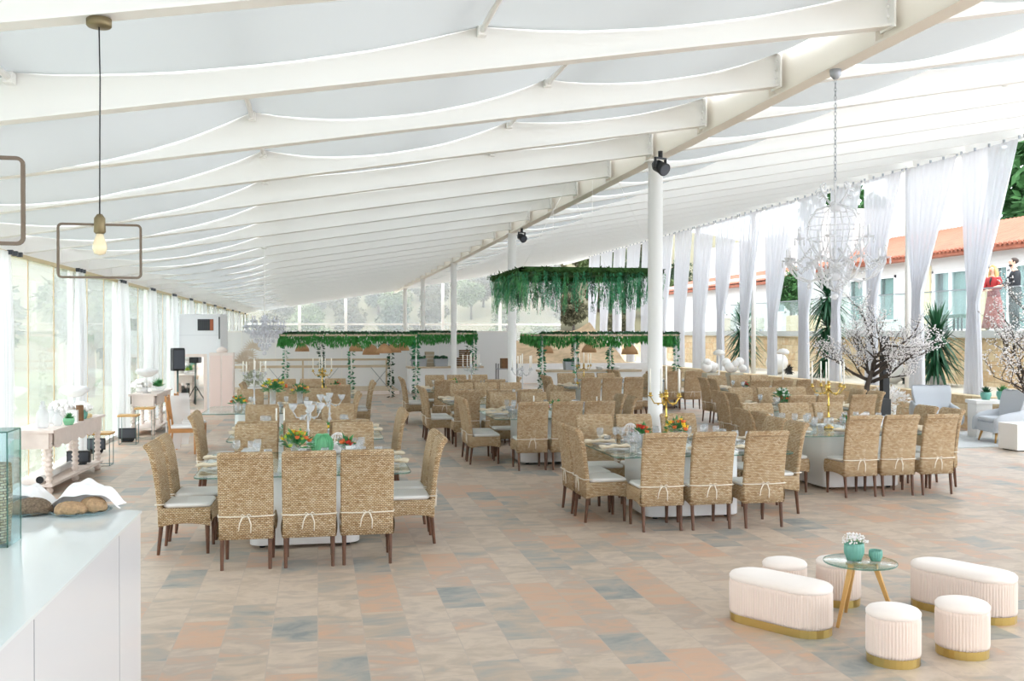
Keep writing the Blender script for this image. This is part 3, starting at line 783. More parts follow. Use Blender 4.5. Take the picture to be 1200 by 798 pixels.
for key, ph, (cx,cy,w,d), near, Yn, far, Yf, Xl, ly, Xr, ry, ng in TABLES:
    ph = ph
    t = make_table(w, d) ; t.location = (cx, cy, 0)
    tag(t, 'square glass table on a white pedestal, %s' % ph, 'table', 'glass dining tables')
    G = 'rattan chairs around ' + ph
    lmr = ['left', 'middle', 'right']
    def chair(x, y, rz, lab):
        CH.put((x + jit.uniform(-.012,.012), y + jit.uniform(-.012,.012), 0), rz + jit.uniform(-.03,.03), lab, G)
    for k, x in enumerate(near): chair(x, Yn+.24, 0, 'rattan chair back to us, %s of three at %s' % (lmr[k], ph))
    for k, x in enumerate(far): chair(x, Yf-.24, PI, 'rattan chair facing us, %s of three across %s' % (lmr[k], ph))
    for k, y in enumerate(ly): chair(Xl+.24, y, -PI/2, 'rattan chair at left side of %s, %s one' % (ph, ['nearer','farther'][k]))
    for k, y in enumerate(ry): chair(Xr-.24, y, PI/2, 'rattan chair at right side of %s, %s one' % (ph, ['nearer','farther'][k]))
    # settings
    seats = [(x, cy-d/2+.2, 0) for x in near] + [(x, cy+d/2-.2, PI) for x in (far or [])] + [(cx-w/2+.2, y, -PI/2) for y in ly] + [(cx+w/2-.2, y, PI/2) for y in ry]
    if ng == 0: seats = seats[:3]
    for x, y, rz in seats:
        x = max(cx-w/2+.17, min(cx+w/2-.17, x)); y = max(cy-d/2+.17, min(cy+d/2-.17, y))
        PL.put((x, y, .761), rz, 'white dinner plate under a napkin on '+ph, 'plates on '+ph)
        NP.put((x, y, .761), rz + jit.uniform(-.2,.2), 'cream folded napkin over a plate on '+ph, 'napkins on '+ph)
        fx, fy = -sin(rz), cos(rz); rx, r2 = cos(rz), sin(rz)
        for g in range(ng):
            a, b = .24, (-.06, .05, .15)[g]
            P = WG if g != 1 else TG
            P.put((x+fx*(a+.03*g)+rx*b, y+fy*(a+.03*g)+r2*b, .761), 0, ('stemmed wine glass' if g != 1 else 'clear water tumbler')+' set on '+ph, ('wine' if g != 1 else 'water')+' glasses on '+ph)
TB = {k[0]: k[2] for k in TABLES}; PH = {k[0]: k[1] for k in TABLES}
def ontab(o, key, dx, dy, lab, rz=0):
    cx, cy, w, d = TB[key]; o.location = (cx+dx, cy+dy, .762); o.rotation_euler[2] = rz; tag(o, lab); return o
for key in 'ABDEHN':
    cx, cy, w, d = TB[key]
    o = runner_mb(.36, d*.9).build('table_runner', runner_m); o.location = (cx, cy, .7625)
    tag(o, 'pale linen runner along the middle of '+PH[key], 'table runner', 'table runners')
# table A
ontab(flowers('flower_arrangement', [orange, limep, yellow], .19, .20, 20, seed=1), 'A', -.10, .30, 'low orange and lime flowers beside the green paper ball on the front left table')
ontab(flowers('flower_arrangement', [orange, redp], .09, .2, 8, seed=2), 'A', .42, .30, 'small vase of orange flowers right of the green paper ball')
def paperball():
    t = thing('paper_ball', None, 'paper decoration'); t.scale = (1.35,1.35,1.35)
    m = MB()
    for k in range(22):
        a = 2*PI*k/22
        m.loft([[(0,0,.0),(0,0,.17)],[(.09*cos(a)*.5,.09*sin(a)*.5,-.005),(.09*cos(a)*.5,.09*sin(a)*.5,.175)],[(.09*cos(a)*.9,.09*sin(a)*.9,.04),(.09*cos(a)*.9,.09*sin(a)*.9,.13)],[(.09*cos(a),.09*sin(a),.085),(.09*cos(a),.09*sin(a),.086)]], False, False, False)
    m.ball((0,0,.085), .078, 22, 8, 1, 1, 1.05)
    m.build('honeycomb', paper_green, t); mb('lathe', [(.012,-.002),(.012,.006)], n=8).build('knot', ribbon_m, t)
    return t
ontab(paperball(), 'A', .17, .52, 'green honeycomb paper ball on the front left table')
ontab(candelabrum('crystal_candelabrum', crystal, .50, 3, .17, 0, cup=crystal), 'A', .02, .62, 'tall crystal candelabrum with glass cups on the front left table', .4)
def fan():
    t = thing('lace_fan', None, 'table decoration')
    m = MB()
    for k in range(11):
        a = PI*k/10; m.tube([(0,0,.02),(.13*cos(a),0,.02+.13*sin(a))], .003, 4)
    for r in (.07,.1,.13): m.tube([(r*cos(PI*j/14),0,.02+r*sin(PI*j/14)) for j in range(15)], .004, 4)
    m.build('lace', blossom, t); mb('box', -.13,.13,-.02,.02,0,.02).build('base', blossom, t); return t
ontab(cloche('wire_cloche', blossom), 'A', .34, .80, 'white lacy wire dome behind the green paper ball')
ontab(mb('box', -.05,.05,-.004,.004,0,.17).build('menu_card', plate_m), 'A', .45, -.1, 'white menu card standing on the front left table')
bpy.data.objects['menu_card']['category'] = 'menu card'
# table B
ontab(flowers('flower_arrangement', [orange, redp], .10, .12, 9, seed=3), 'B', -.22, -.5, 'orange flowers on the left of the second left table')
ontab(flowers('flower_arrangement', [yellow], .07, .17, 4, seed=4), 'B', .22, -.5, 'yellow flowers on right of the second left table')
ontab(candelabrum('crystal_candelabrum', crystal, .42, 3, .17, 0, cup=crystal), 'B', .3, .3, 'crystal candelabrum on the second left table')
for k, dx in enumerate((-.4,-.3)):
    o = mb('lathe', [(.011,0),(.010,.3),(.002,.31)], n=8).build('taper_candle', candle_m); o['category'] = 'candle'; o['group'] = 'tapers on the second left table'
    ontab(o, 'B', dx*1.0, .3, 'white taper candle standing on left half of the second left table')
# table N
ontab(flowers('flower_arrangement', [peach, orange, yellow, limep], .26, .50, 34, seed=5), 'N', .05, -.1, 'tall peach and yellow bouquet on the left table under the small chandelier')
ontab(flowers('flower_arrangement', [orange, yellow], .14, .22, 12, seed=6), 'N', -.5, -.4, 'low orange blooms left of the tall peach bouquet')
ontab(flowers('flower_arrangement', [orange, peach, yellow], .18, .42, 16, seed=7), 'N', .5, .2, 'orange and yellow bouquet right of the tall peach bouquet')
ontab(candelabrum('crystal_candelabrum', crystal, .62, 5, .2, .2), 'N', -.28, .3, 'crystal candelabrum behind the peach bouquet')
# table M
ontab(candelabrum('gold_candelabrum', gold, .52, 4, .2, .25), 'M', .25, 0, 'slim gold candelabrum on the far left table')
ontab(flowers('flower_arrangement', [yellow, limep], .16, .14, 12, seed=8), 'M', .45, -.3, 'yellow flowers on the far left table')
ontab(flowers('flower_arrangement', [redp], .08, .3, 5, seed=9), 'M', .55, .2, 'small red flowers beside the slim gold candelabrum')
# table D
ontab(candelabrum('gold_candelabrum', gold, .58, 5, .19, .30), 'D', -.0, .45, 'gold candelabrum with tall white tapers on the front middle table')
ontab(flowers('flower_arrangement', [orange, orange, redp], .14, .17, 14, seed=10), 'D', -.38, .25, 'orange flowers left of the gold candelabrum on the front middle table')
ontab(flowers('flower_arrangement', [yellow, orange], .17, .24, 16, seed=11), 'D', .05, .2, 'yellow and orange flowers at the foot of the gold candelabrum')
ontab(cloche('wire_cloche', blossom), 'D', -.4, .6, 'white wire dome behind the orange flowers on the front middle table')
# table E
ontab(candelabrum('gold_candelabrum', gold, .60, 5, .22, .32), 'E', -.2, .1, 'tall gold candelabrum with white tapers on the front right table')
ontab(flowers('flower_arrangement', [redp, orange], .12, .13, 10, seed=12), 'E', -.08, -.2, 'red and orange flowers at the foot of the tall gold candelabrum')
ontab(cloche('wire_cloche', orange), 'E', .22, -.1, 'white wire dome with orange centre on the front right table')
ontab(mb('box', -.22,.22,-.1,.1,0,.13).build('white_box', plate_m), 'E', .62, .3, 'plain white box on the front right table')
bpy.data.objects['white_box']['category'] = 'box'
# table H
ontab(cloche('wire_cloche', orange), 'H', .42, -.1, 'white wire dome with orange centre on the table under the hanging greenery')
ontab(flowers('flower_arrangement', [yellow, orange, redp], .15, .13, 14, seed=13), 'H', .1, -.2, 'yellow and orange flowers on the table under the hanging greenery')
for k, (dx, dy) in enumerate(((-.2,.1),(.75,-.3),(.85,-.2))):
    o = mb('lathe', [(.011,0),(.010,.28),(.002,.29)], n=8).build('taper_candle', candle_m); o['category'] = 'candle'; o['group'] = 'tapers on the greenery table'
    ontab(o, 'H', dx, dy, 'white taper candle on the table under the hanging greenery')
# table I, J, F, K
ontab(candelabrum('crystal_candelabrum', crystal, .62, 5, .2, .25), 'I', .95-.35, -.1, 'crystal candelabrum on the table behind the hanging greenery')
ontab(flowers('flower_arrangement', [yellow, orange], .12, .13, 8, seed=14), 'I', .0, -.3, 'yellow flowers on the table behind the hanging greenery')
ontab(candelabrum('gold_candelabrum', crystal, .55, 5, .2, .25), 'J', .3, -.1, 'pale candelabrum with tapers on the far middle table before the buffet')
ontab(flowers('flower_arrangement', [yellow], .12, .2, 8, seed=15), 'J', -.1, .2, 'yellow flowers on the far middle table before the buffet')
ontab(candelabrum('gold_candelabrum', gold, .52, 4, .2, .28), 'K', -.4, 0, 'slender gold candelabrum on the far table left of right pergola')
ontab(flowers('flower_arrangement', [yellow, orange], .12, .14, 8, seed=16), 'K', -.55, -.3, 'yellow flowers at left on the far table left of right pergola')
ontab(flowers('flower_arrangement', [yellow, orange], .12, .14, 8, seed=17), 'K', .7, -.1, 'yellow flowers at the right end of the far table left of right pergola')
ontab(flowers('flower_arrangement', [redp, orange], .12, .14, 9, seed=18), 'F', -.4, -.3, 'red flowers on the second table on the right')
ontab(flowers('flower_arrangement', [white_fluff], .16, .24, 22, seed=19, vcol=dark_wood), 'F', -.05, .55, 'white bouquet in a brown vase on the second table on the right')
ontab(flowers('flower_arrangement', [redp], .12, .12, 8, seed=20), 'G', -.5, -.2, 'red flowers on the far right table by the stone ledge')

# ------------------------------------------------------------------ lounge group
def pleated(out, z0, z1, amp=.005, n=None):
    """fine vertical pleats round a closed outline"""
    # resample
    L = 0; seg = []
    for k in range(len(out)):
        a, b = Vector(out[k]), Vector(out[(k+1) % len(out)]); seg.append((a, b, (b-a).length)); L += (b-a).length
    n = n or int(L/.020); pts = []
    N_ = n*4
    for j in range(N_):
        s = L*j/N_; 
        for a, b, l in seg:
            if s <= l: break
            s -= l
        d = (b-a).normalized(); p = a + d*s; nr = Vector((d.y, -d.x)); q = p + nr*amp*cos(2*PI*j/4)
        pts.append((q.x, q.y))
    return pts
def make_pouf(L, r, h, name, cat):
    t = thing(name, None, cat)
    sh = stadium(L, r) if L else [(r*cos(2*PI*k/28), r*sin(2*PI*k/28)) for k in range(28)]
    def sc(o, q): 
        return [(x*(1 - q/(r+L/2)), y*(1-q/r)) for x, y in o]
    m = MB(); m.prism(sh, 0, .055); m.build('metal_band', brass_band, t)
    m = MB(); pp = pleated(sh, 0, 0)
    rs = []
    for z, q in ((.055,.004),(.075,0),(h-.075,0),(h-.05,.004)): rs.append([(x,y,z) for x,y in sc(pp, q)])
    m.loft(rs, True); m.build('pleated_body', blush, t)
    m = MB(); rs = []
    for z, q in ((h-.052,.006),(h-.045,-.003),(h-.025,-.005),(h-.008,.008),(h+.002,.04),(h+.008,.10),(h+.01,r*.92)): rs.append([(x,y,z) for x,y in sc(sh, q)])
    m.loft(rs, True); m.build('seat_pad', blush_seat, t)
    return t
PR = Proto(lambda: make_pouf(0, .162, .345, 'round_pouf', 'pouf'))
PR.put((3.57, 5.70, 0), 0, 'round pink pleated pouf nearest the camera, left of the front two', 'round poufs')
PR.put((4.10, 5.76, 0), 0, 'round pink pleated pouf in front of the right-hand bench', 'round poufs')
PR.put((3.50, 7.05, 0), 0, 'round pink pouf half hidden behind the left-hand bench', 'round poufs')
PR.put((3.93, 7.02, 0), 0, 'round pink pouf behind the small glass table', 'round poufs')
o = make_pouf(.42, .175, .345, 'pouf_bench', 'bench'); o.location = (3.22, 6.56, 0); o.rotation_euler[2] = math.atan2(-.31, .19); tag(o, 'long oval pink pleated bench left of the glass table', None, 'oval bench poufs')
o2 = dup(o, (4.70, 6.60, 0), math.atan2(-.36, .18), 'long oval pink pleated bench at the right edge', 'oval bench poufs')
t = thing('side_table', 'small round glass table on three oak legs holding the teal vase', 'side table', (3.82, 6.52, 0))
m = MB(); m.lathe([(.001,.428),(.25,.428),(.255,.432),(.255,.436),(.25,.440),(.001,.440)], n=40, cap=False); m.build('glass_top', glass, t)
m = MB(); m.lathe([(.2545,.428),(.2565,.434),(.2545,.440)], n=40, cap=False); m.build('glass_rim', glass_edge, t)
for a in (203, 323, 83):
    a = math.radians(a); m = MB()
    m.tube([(.25*cos(a), .25*sin(a), 0), (.10*cos(a), .10*sin(a), .425)], [.014,.024], 4, False); m.build('leg', oak, t)
m = MB(); m.lathe([(.001,.408),(.10,.408),(.10,.427),(.001,.427)], n=20); m.build('hub', oak, t)
def ribbed_pot(name, r, h, cat):
    t = thing(name, None, cat)
    n = 18; rs = []
    for q, z in ((.72,0),(.82,.02*h/.1),(1,.45*h),(1,.8*h),(.94,h),(.86,h),(.9,.8*h),(.8,.2*h)):
        rs.append([(r*q*(1+.05*cos(n*2*PI*k/72))*cos(2*PI*k/72), r*q*(1+.05*cos(n*2*PI*k/72))*sin(2*PI*k/72), z) for k in range(72)])
    m = MB(); m.loft(rs, True); m.build('pot', teal, t); return t
t = ribbed_pot('ribbed_vase', .068, .125, 'vase'); t.location = (3.79, 6.55, .441); tag(t, 'ribbed teal vase of tiny white flowers on the small glass table')
rnd = random.Random(4); m = MB(); s_ = MB()
for k in range(170):
    a = rnd.random()*6.28; e = rnd.uniform(.15, 1.5); rr = rnd.uniform(.06, .10)
    p = (rr*cos(a)*cos(e), rr*sin(a)*cos(e), .12+rr*.75*sin(e)); m.ball(p, rnd.uniform(.004,.0075), 5, 3)
    if k % 4 == 0: s_.tube([(0,0,.08), (p[0]*.6,p[1]*.6,.11), p], .001, 3)
m.build('blossoms', blossom, t); s_.build('stems', leaf_m, t)
t = ribbed_pot('ribbed_cup', .046, .078, 'cup'); t.location = (3.93, 6.50, .441); tag(t, 'small ribbed teal cup beside the flower vase')

# ------------------------------------------------------------------ counter, case and bread
t = thing('bar_counter', 'white glossy bar counter in the near left corner', 'counter', (0,0,0))
out = [(-1.0,6.02),(-1.045,1.0),(-2.9,1.0),(-2.9,7.05)]
out2 = [(-1.0,6.02),(-2.9,7.05),(-2.9,1.0),(-1.045,1.0)]
m = MB(); m.prism(out[::-1], 0, 1.035); m.build('body', counter_m, t)
m = MB(); m.prism([(-.995,6.03),(-2.9,7.06),(-2.9,.99),(-1.04,.99)], 1.038, 1.052); m.build('top', counter_top, t)
m = MB()
for y in (5.42, 3.9, 2.4): 
    x = -1.0 - .045*(6.02-y)/5.02; m.box(x-.002, x+.0015, y-.003, y+.003, 0, 1.03)
m.build('seam', basic('grey_seam', hexc(150,152,156), .6), t)
t = thing('display_case', 'clear glass display case with brown wicker at the left edge of the bar', 'display case', (-1.69, 5.22, 1.053))
m = MB()
m.box(-.24,.24,-.11,.11,0,.55); m.build('glass_body', thinglass('case_glass', (.74,.86,.87,1), haze=.10, hazecol=hexc(190,214,216), boost=1.2), t)
m = MB()
for x in (-.24,.235): 
    for y in (-.11,.105): m.box(x,x+.006,y,y+.006,0,.55)
m.box(-.24,.24,-.11,.11,.548,.555); m.build('case_edge', glass_edge, t)
m = MB(); m.lathe([(.001,0),(.075,0),(.085,.2),(.08,.38),(.001,.38)], n=18); o = m.build('wicker_vase', rattan); o.location = (-1.545, 5.22, 1.062); tag(o, 'brown wicker vase standing inside the glass case on the bar', 'vase')
def breadplate(x, y, rnd_, lab, dark, nb):
    t = thing('glass_plate', lab, 'plate', (x, y, 1.053))
    mb('lathe', [(.001,0),(.12,.002),(.165,.016),(.167,.020),(.12,.008),(.001,.006)], n=30, cap=False).build('plate', thinglass('plate_glass', (.78,.88,.9,1), haze=.25, hazecol=hexc(190,210,216)) if 'plate_glass' not in MATS else MATS['plate_glass'], t)
    return t
def loaf(x, y, z, rx, ry, rz_, mat, lab, seed):
    m = MB(); rnd = random.Random(seed)
    prof = []
    def fn(u, v):
        a = 2*PI*u; b = PI*v - PI/2; q = 1 + .05*sin(3*a+seed) + .04*sin(5*a+v*4)
        zz = rz_*sin(b); zz = max(zz, -rz_*.35)
        return (rx*cos(a)*cos(b)*q, ry*sin(a)*cos(b)*q, zz + rz_*.35 + .006*sin(a*6)*cos(b))
    m.grid(fn, 28, 12); o = m.build('bread_loaf', mat); o.location = (x, y, z); tag(o, lab, 'bread', 'loaves on the bar'); return o
breadplate(-1.32, 6.02, 1, 'round glass plate with two pale loaves, right one on the bar', 0, 2)
loaf(-1.37, 5.97, 1.062, .085, .065, .05, bread_m, 'pale crusty loaf on the left of the right-hand bread plate', 1)
loaf(-1.26, 6.03, 1.062, .075, .06, .06, bread_m, 'pale round loaf on the right of the right-hand bread plate', 2)
breadplate(-1.64, 6.08, 1, 'round glass plate with a dark seeded loaf, left one on the bar', 0, 1)
loaf(-1.58, 6.02, 1.062, .11, .07, .065, bread_d, 'dark seeded loaf on the left-hand bread plate', 3)
def napkin_tent(x, y, w, d, h, lab, seed, cut):
    def fn(u, v):
        a, b = u-.5, v-.5
        r = max(abs(a), abs(b))*2
        la = 1-abs(2*a)**2.4
        z = h*la*(1-max(0, 2*b)**2.2)*(1-.38*min(0, 2*b)**2) + .010*sin(a*22+seed)*(1-r*.6) + .008*sin(b*17+a*9+seed)
        fx = 1 + .10*sin(v*9+seed)
        yy = b*d
        return (a*w*fx, yy, max(z, .004))
    m = MB(); m.grid(fn, 26, 18); o = m.build('linen_cloth', basic('white_linen', hexc(246,244,244), .9) if 'white_linen' not in MATS else MATS['white_linen'])
    o.location = (x, y, 1.07); tag(o, lab, 'cloth', 'linen cloths over the bread'); return o
napkin_tent(-1.31, 6.13, .37, .26, .15, 'white linen cloth draped over the right-hand bread plate', 1, .07)
napkin_tent(-1.66, 6.2, .33, .26, .13, 'white linen cloth draped over the left-hand bread plate', 4, .08)
# ------------------------------------------------------------------ pendants
def make_pendant():
    t = thing('pendant_lamp', None, 'pendant lamp')      # origin on the underside of a rafter
    m = MB(); m.lathe([(.001,0),(.058,0),(.058,-.034),(.052,-.04),(.001,-.04)], n=28); m.build('ceiling_rose', bronze, t)
    L = -PEND
    m = MB(); m.tube([(0,0,-.04),(.004,0,L*.3),(.002,0,L*.6),(0,0,L)], .0035, 6); m.build('cord', black, t)
    m = MB(); w, h = .187, .255; z1 = L - .02
    pts = rrect(2*w, h, .018, 4); P = [(x, 0, z1 - h/2 + y) for x, y in pts]
    rs = []
    n = len(P)
    for k in range(n):
        a, b, c = Vector(P[k-1]), Vector(P[k]), Vector(P[(k+1) % n])
        tt = (c-a).normalized(); nn = Vector((tt.z, 0, -tt.x))
        rs.append([tuple(b + nn*.0055 + Vector((0,.0055,0))), tuple(b - nn*.0055 + Vector((0,.0055,0))), tuple(b - nn*.0055 - Vector((0,.0055,0))), tuple(b + nn*.0055 - Vector((0,.0055,0)))])
    rs.append(rs[0]); m.loft(rs, False, False); m.build('square_frame', dark_bronze, t)
    m = MB(); m.lathe([(.012,L+.03),(.026,L+.01),(.028,L-.055),(.02,L-.065)], n=18); m.build('socket', bronze, t)
    m = MB(); m.lathe([(.016,L-.06),(.020,L-.08),(.032,L-.115),(.034,L-.135),(.026,L-.16),(.001,L-.168)][::-1], n=18); m.build('bulb', bulb_m, t)
    return t
zc_ = zb(-1.05); PEND = zc_ - 2.62
PD = Proto(make_pendant)
PD.put((-1.03, 5.1, zc_), .03, 'brass square-frame pendant lamp on a long black cord with its round ceiling rose visible', 'square-frame pendant lamps')
PD.put((-1.05, 3.2, zc_), .03, 'square-frame pendant lamp cut off by the left edge of the photo', 'square-frame pendant lamps')

# ------------------------------------------------------------------ spotlights by the columns
def make_spot():
    t = thing('spotlight', None, 'spotlight')
    m = MB(); m.tube([(0,0,0),(0,0,-.08)], .03, 10); m.box(-.09,.09,-.02,.02,-.10,-.08); m.box(-.09,-.078,-.02,.02,-.22,-.09); m.box(.078,.09,-.02,.02,-.22,-.09); m.build('yoke', black, t)
    m = MB(); m.tube([(0,.10,-.14),(0,.06,-.17),(0,-.02,-.21),(0,-.08,-.245)], [.05,.075,.075,.085], 16); m.build('lamp_head', black, t)
    m = MB(); m.tube([(0,-.081,-.246),(0,-.085,-.248)], .07, 16); m.build('lens', dgrey, t); return t
SP = Proto(make_spot)
SP.put((XR-.18, 11.9, zb(XR)-.09), .4, 'black stage spotlight under the main beam beside the nearest white column', 'spotlights on the main beam')
SP.put((XR-.02, 21.3, zb(XR)-.09), .4, 'black stage spotlight under the main beam beside the second white column', 'spotlights on the main beam')

# ------------------------------------------------------------------ big crystal chandelier
def strand(m, pts, r, step):
    for a, b in zip(pts, pts[1:]):
        a, b = Vector(a), Vector(b); n = max(1, int((b-a).length/step))
        for k in range(n): m.ball(a+(b-a)*(k/n), r, 5, 3)
def big_chandelier(top, z_cage_top):
    t = thing('crystal_chandelier', None, 'chandelier'); D = z_cage_top
    m = MB(); m.lathe([(.001,0),(.05,0),(.045,-.05),(.02,-.08),(.001,-.08)], n=16); m.build('ceiling_hook', metal_grey, t)
    m = MB()
    n = int((-.08-D)/.035)
    for k in range(n):
        z = -.08-.035*k; a = PI/2*(k % 2)
        m.tube([(.010*cos(b)*cos(a), .010*cos(b)*sin(a), z-.02+.022*sin(b)) for b in [2*PI*j/8 for j in range(9)]], .003, 4)
    m.build('chain', metal_grey, t)
    m = MB()
    for k in range(6):                                    # top scrolls
        a = 2*PI*k/6; pts = [( (.05+.10*f + .05*sin(f*PI*1.6))*cos(a), (.05+.10*f+.05*sin(f*PI*1.6))*sin(a), D + .01 + .17*sin(f*PI*.75) ) for f in [j/9 for j in range(10)]]
        m.tube(pts, .008, 6)
        c = (.15*cos(a), .15*sin(a), D+.09)
        m.tube([(c[0]+.035*cos(b)*cos(a), c[1]+.035*cos(b)*sin(a), c[2]+.035*sin(b)) for b in [j*.6 for j in range(9)]], .006, 5)
    m.build('top_scroll', crystal, t)
    m = MB(); m.tube([(0,0,D+.05),(0,0,D-.62)], .009, 8); m.ball((0,0,D-.02), .05, 12, 8); m.ball((0,0,D-.52), .06, 12, 8, 1, 1, .7); m.ball((0,0,D-.62), .045, 10, 8); m.build('stem', crystal, t)
    m = MB()
    for k in range(8):                                    # birdcage ribs
        a = 2*PI*k/8; m.tube([(r*cos(a), r*sin(a), D+z) for r, z in ((.05,-.01),(.17,-.05),(.235,-.16),(.24,-.26),(.20,-.37),(.14,-.45),(.05,-.50))], .0075, 6)
    for z, r in ((-.09,.205),(-.2,.243),(-.30,.235)): m.tube([(r*cos(j*PI/12), r*sin(j*PI/12), D+z) for j in range(25)], .004, 4)
    m.build('cage', crystal, t)
    for tier, (n, R, z0, ph) in enumerate(((5,.30,-.36,.3),(8,.42,-.54,0))):
        for k in range(n):
            a = 2*PI*k/n+ph; c, s = cos(a), sin(a)
            m = MB(); m.tube([(r*R*c, r*R*s, D+z0+z) for r, z in ((.12,-.02),(.3,-.10),(.55,-.13),(.8,-.09),(.97,0),(1,.05))], .009, 6)
            m.lathe([(.01,0),(.045,.012),(.05,.02),(.015,.022)], R*c, R*s, 10, z0=D+z0+.05)
            a_ = m.build('arm', crystal, t)
            m = MB(); m.lathe([(.013,0),(.013,.085),(.004,.10)], R*c, R*s, 8, z0=D+z0+.07); m.build('candle_tube', crystal, a_)
            m = MB()
            for q in range(6):
                b = q*PI/3; x, y = R*c+.045*cos(b), R*s+.045*sin(b); m.tube([(x,y,D+z0+.06),(x,y,D+z0+.02),(x,y,D+z0-.0)], [.003,.008,.001], 5)
            m.build('drop', crystal, a_); m = MB()
            x, y = R*.55*c, R*.55*s; m.tube([(x,y,D+z0-.13),(x,y,D+z0-.17),(x,y,D+z0-.2)], [.004,.014,.001], 6)
            m.build('hanging_drop', crystal, a_)
    for k in range(8):                                    # swags
        a, b = 2*PI*k/8, 2*PI*(k+1)/8; m = MB()
        p, q = (.42*cos(a),.42*sin(a),D-.47), (.42*cos(b),.42*sin(b),D-.47)
        strand(m, [p, ((p[0]+q[0])*.47,(p[1]+q[1])*.47,D-.58), q], .013, .022); m.build('bead_swag', crystal, t); m = MB()
        strand(m, [(.20*cos(a),.20*sin(a),D-.36), (.32*cos(a),.32*sin(a),D-.5), (.42*cos(a),.42*sin(a),D-.47)], .012, .022); m.build('bead_strand', crystal, t)
    for k in range(8):
        a = 2*PI*k/8; m = MB(); strand(m, [(.16*cos(a),.16*sin(a),D-.52),(.10*cos(a),.10*sin(a),D-.68),(0,0,D-.76)], .012, .02); m.build('bead_strand', crystal, t)
    m = MB()
    m.ball((0,0,D-.80), .03, 8, 6); m.build('crystal_ball', crystal, t)
    return t
t = big_chandelier(0, -1.16); t.location = (XR, 7.93, zb(XR)-.09); tag(t, 'large crystal chandelier hanging on a chain from the main beam at right')
def small_chandelier():
    t = thing('crystal_chandelier', None, 'chandelier'); D = -1.22
    mb('tube', [(0,0,0),(0,0,D)], .008, 6).build('rod', W, t)
    mb('lathe', [(.001,0),(.05,0),(.05,-.03),(.001,-.03)], n=14).build('ceiling_rose', W, t)
    mb('lathe', [(.01,0),(.05,-.03),(.03,-.12),(.07,-.2),(.03,-.28),(.05,-.36),(.012,-.46)][::-1], n=14, z0=D).build('stem', frosted, t)
    for n, R, z0 in ((6,.22,-.16),(9,.34,-.26)):
        for k in range(n):
            a = 2*PI*k/n+n; c, s = cos(a), sin(a); m = MB()
            m.tube([(r*R*c, r*R*s, D+z0+z) for r, z in ((.1,.0),(.4,-.09),(.8,-.07),(1,.03))], .011, 5)
            m.lathe([(.01,0),(.05,.015),(.04,.05),(.01,.02)], R*c, R*s, 8, z0=D+z0+.03)
            m.tube([(R*c,R*s,D+z0+.05),(R*c,R*s,D+z0+.15)], .012, 5)
            for q in range(4): b = q*PI/2; m.ball((R*c+.04*cos(b), R*s+.04*sin(b), D+z0-.03), .014, 5, 4, 1, 1, 1.6)
            m.build('arm', frosted, t)
    m = MB()
    for R, z, n in ((.30,-.30,26),(.24,-.38,20),(.17,-.46,16),(.10,-.54,10),(.05,-.6,6)):
        for k in range(n): m.ball((R*cos(2*PI*k/n), R*sin(2*PI*k/n), D+z), .021, 5, 4, 1, 1, 1.9)
    m.ball((0,0,D-.68), .04, 8, 6)
    m.build('bead_tier', frosted, t); return t
t = small_chandelier(); t.location = (-.93, 17.35, zb(-.93)-.001); t.location.y = 18.35; tag(t, 'small tiered crystal chandelier hanging over the left tables')

# ------------------------------------------------------------------ hanging greenery frame over a table
t = thing('hanging_greenery', 'rectangular frame of trailing green foliage suspended over a table', 'hanging greenery', (4.1, 15.9, 3.02))
wx, wy = 1.08, 1.28
m = MB()
for a, b in (((-wx,-wy),(wx,-wy)),((wx,-wy),(wx,wy)),((wx,wy),(-wx,wy)),((-wx,wy),(-wx,-wy))):
    x0, x1 = sorted((a[0], b[0])); y0, y1 = sorted((a[1], b[1])); m.box(x0-.05, x1+.05, y0-.05, y1+.05, -.03, .03)
for k in range(7): x = -wx+2*wx*k/6; m.box(x-.02, x+.02, -wy, wy, -.01, .01)
m.build('frame', moss, t)
mb('box', -wx, wx, -wy, wy, .031, .05).build('mesh_top', moss, t)
m = MB(); rnd = random.Random(8)
for k in range(2600):
    e = rnd.random()
    if rnd.random() < .6: x, y = rnd.uniform(-wx,wx), rnd.choice((-wy,wy))+rnd.uniform(-.09,.09)
    else: x, y = rnd.choice((-wx,wx))+rnd.uniform(-.09,.09), rnd.uniform(-wy,wy)
    m.leaf((x,y,rnd.uniform(-.04,.03)), (rnd.uniform(-1,1),rnd.uniform(-1,1),rnd.uniform(-.5,.4)), .07, .03, Vector((rnd.random(),rnd.random(),1)))
m.build('moss_leaves', moss, t)
def spray(m, x, y, L, rnd):
    dx, dy = rnd.uniform(-.09,.09), rnd.uniform(-.09,.09); n = int(L/.017)
    sw = rnd.uniform(.02,.06); p0 = rnd.random()*6
    for k in range(n):
        f = k/n; z = -.02 - L*f + (.02 if f < .1 else 0); px = x+dx*f+sw*.3*sin(f*5+p0); py = y+dy*f+sw*.3*cos(f*4+p0)
        for s in (-1, 1):
            a = p0 + f*3; l = .075*(1-.55*f)
            m.leaf((px,py,z), (s*cos(a)*.75, s*sin(a)*.75, -.85), l, .011, Vector((rnd.uniform(-1,1),rnd.uniform(-1,1),.3)))
ends = []
for side in range(4):
    cnt = (26, 22, 20, 22)[side]
    for k in range(cnt):
        f = -1+2*(k+.5)/cnt
        ends.append((wx*f,-wy) if side == 0 else (wx,wy*f) if side == 1 else (wx*f,wy) if side == 2 else (-wx,wy*f))
rnd = random.Random(19)
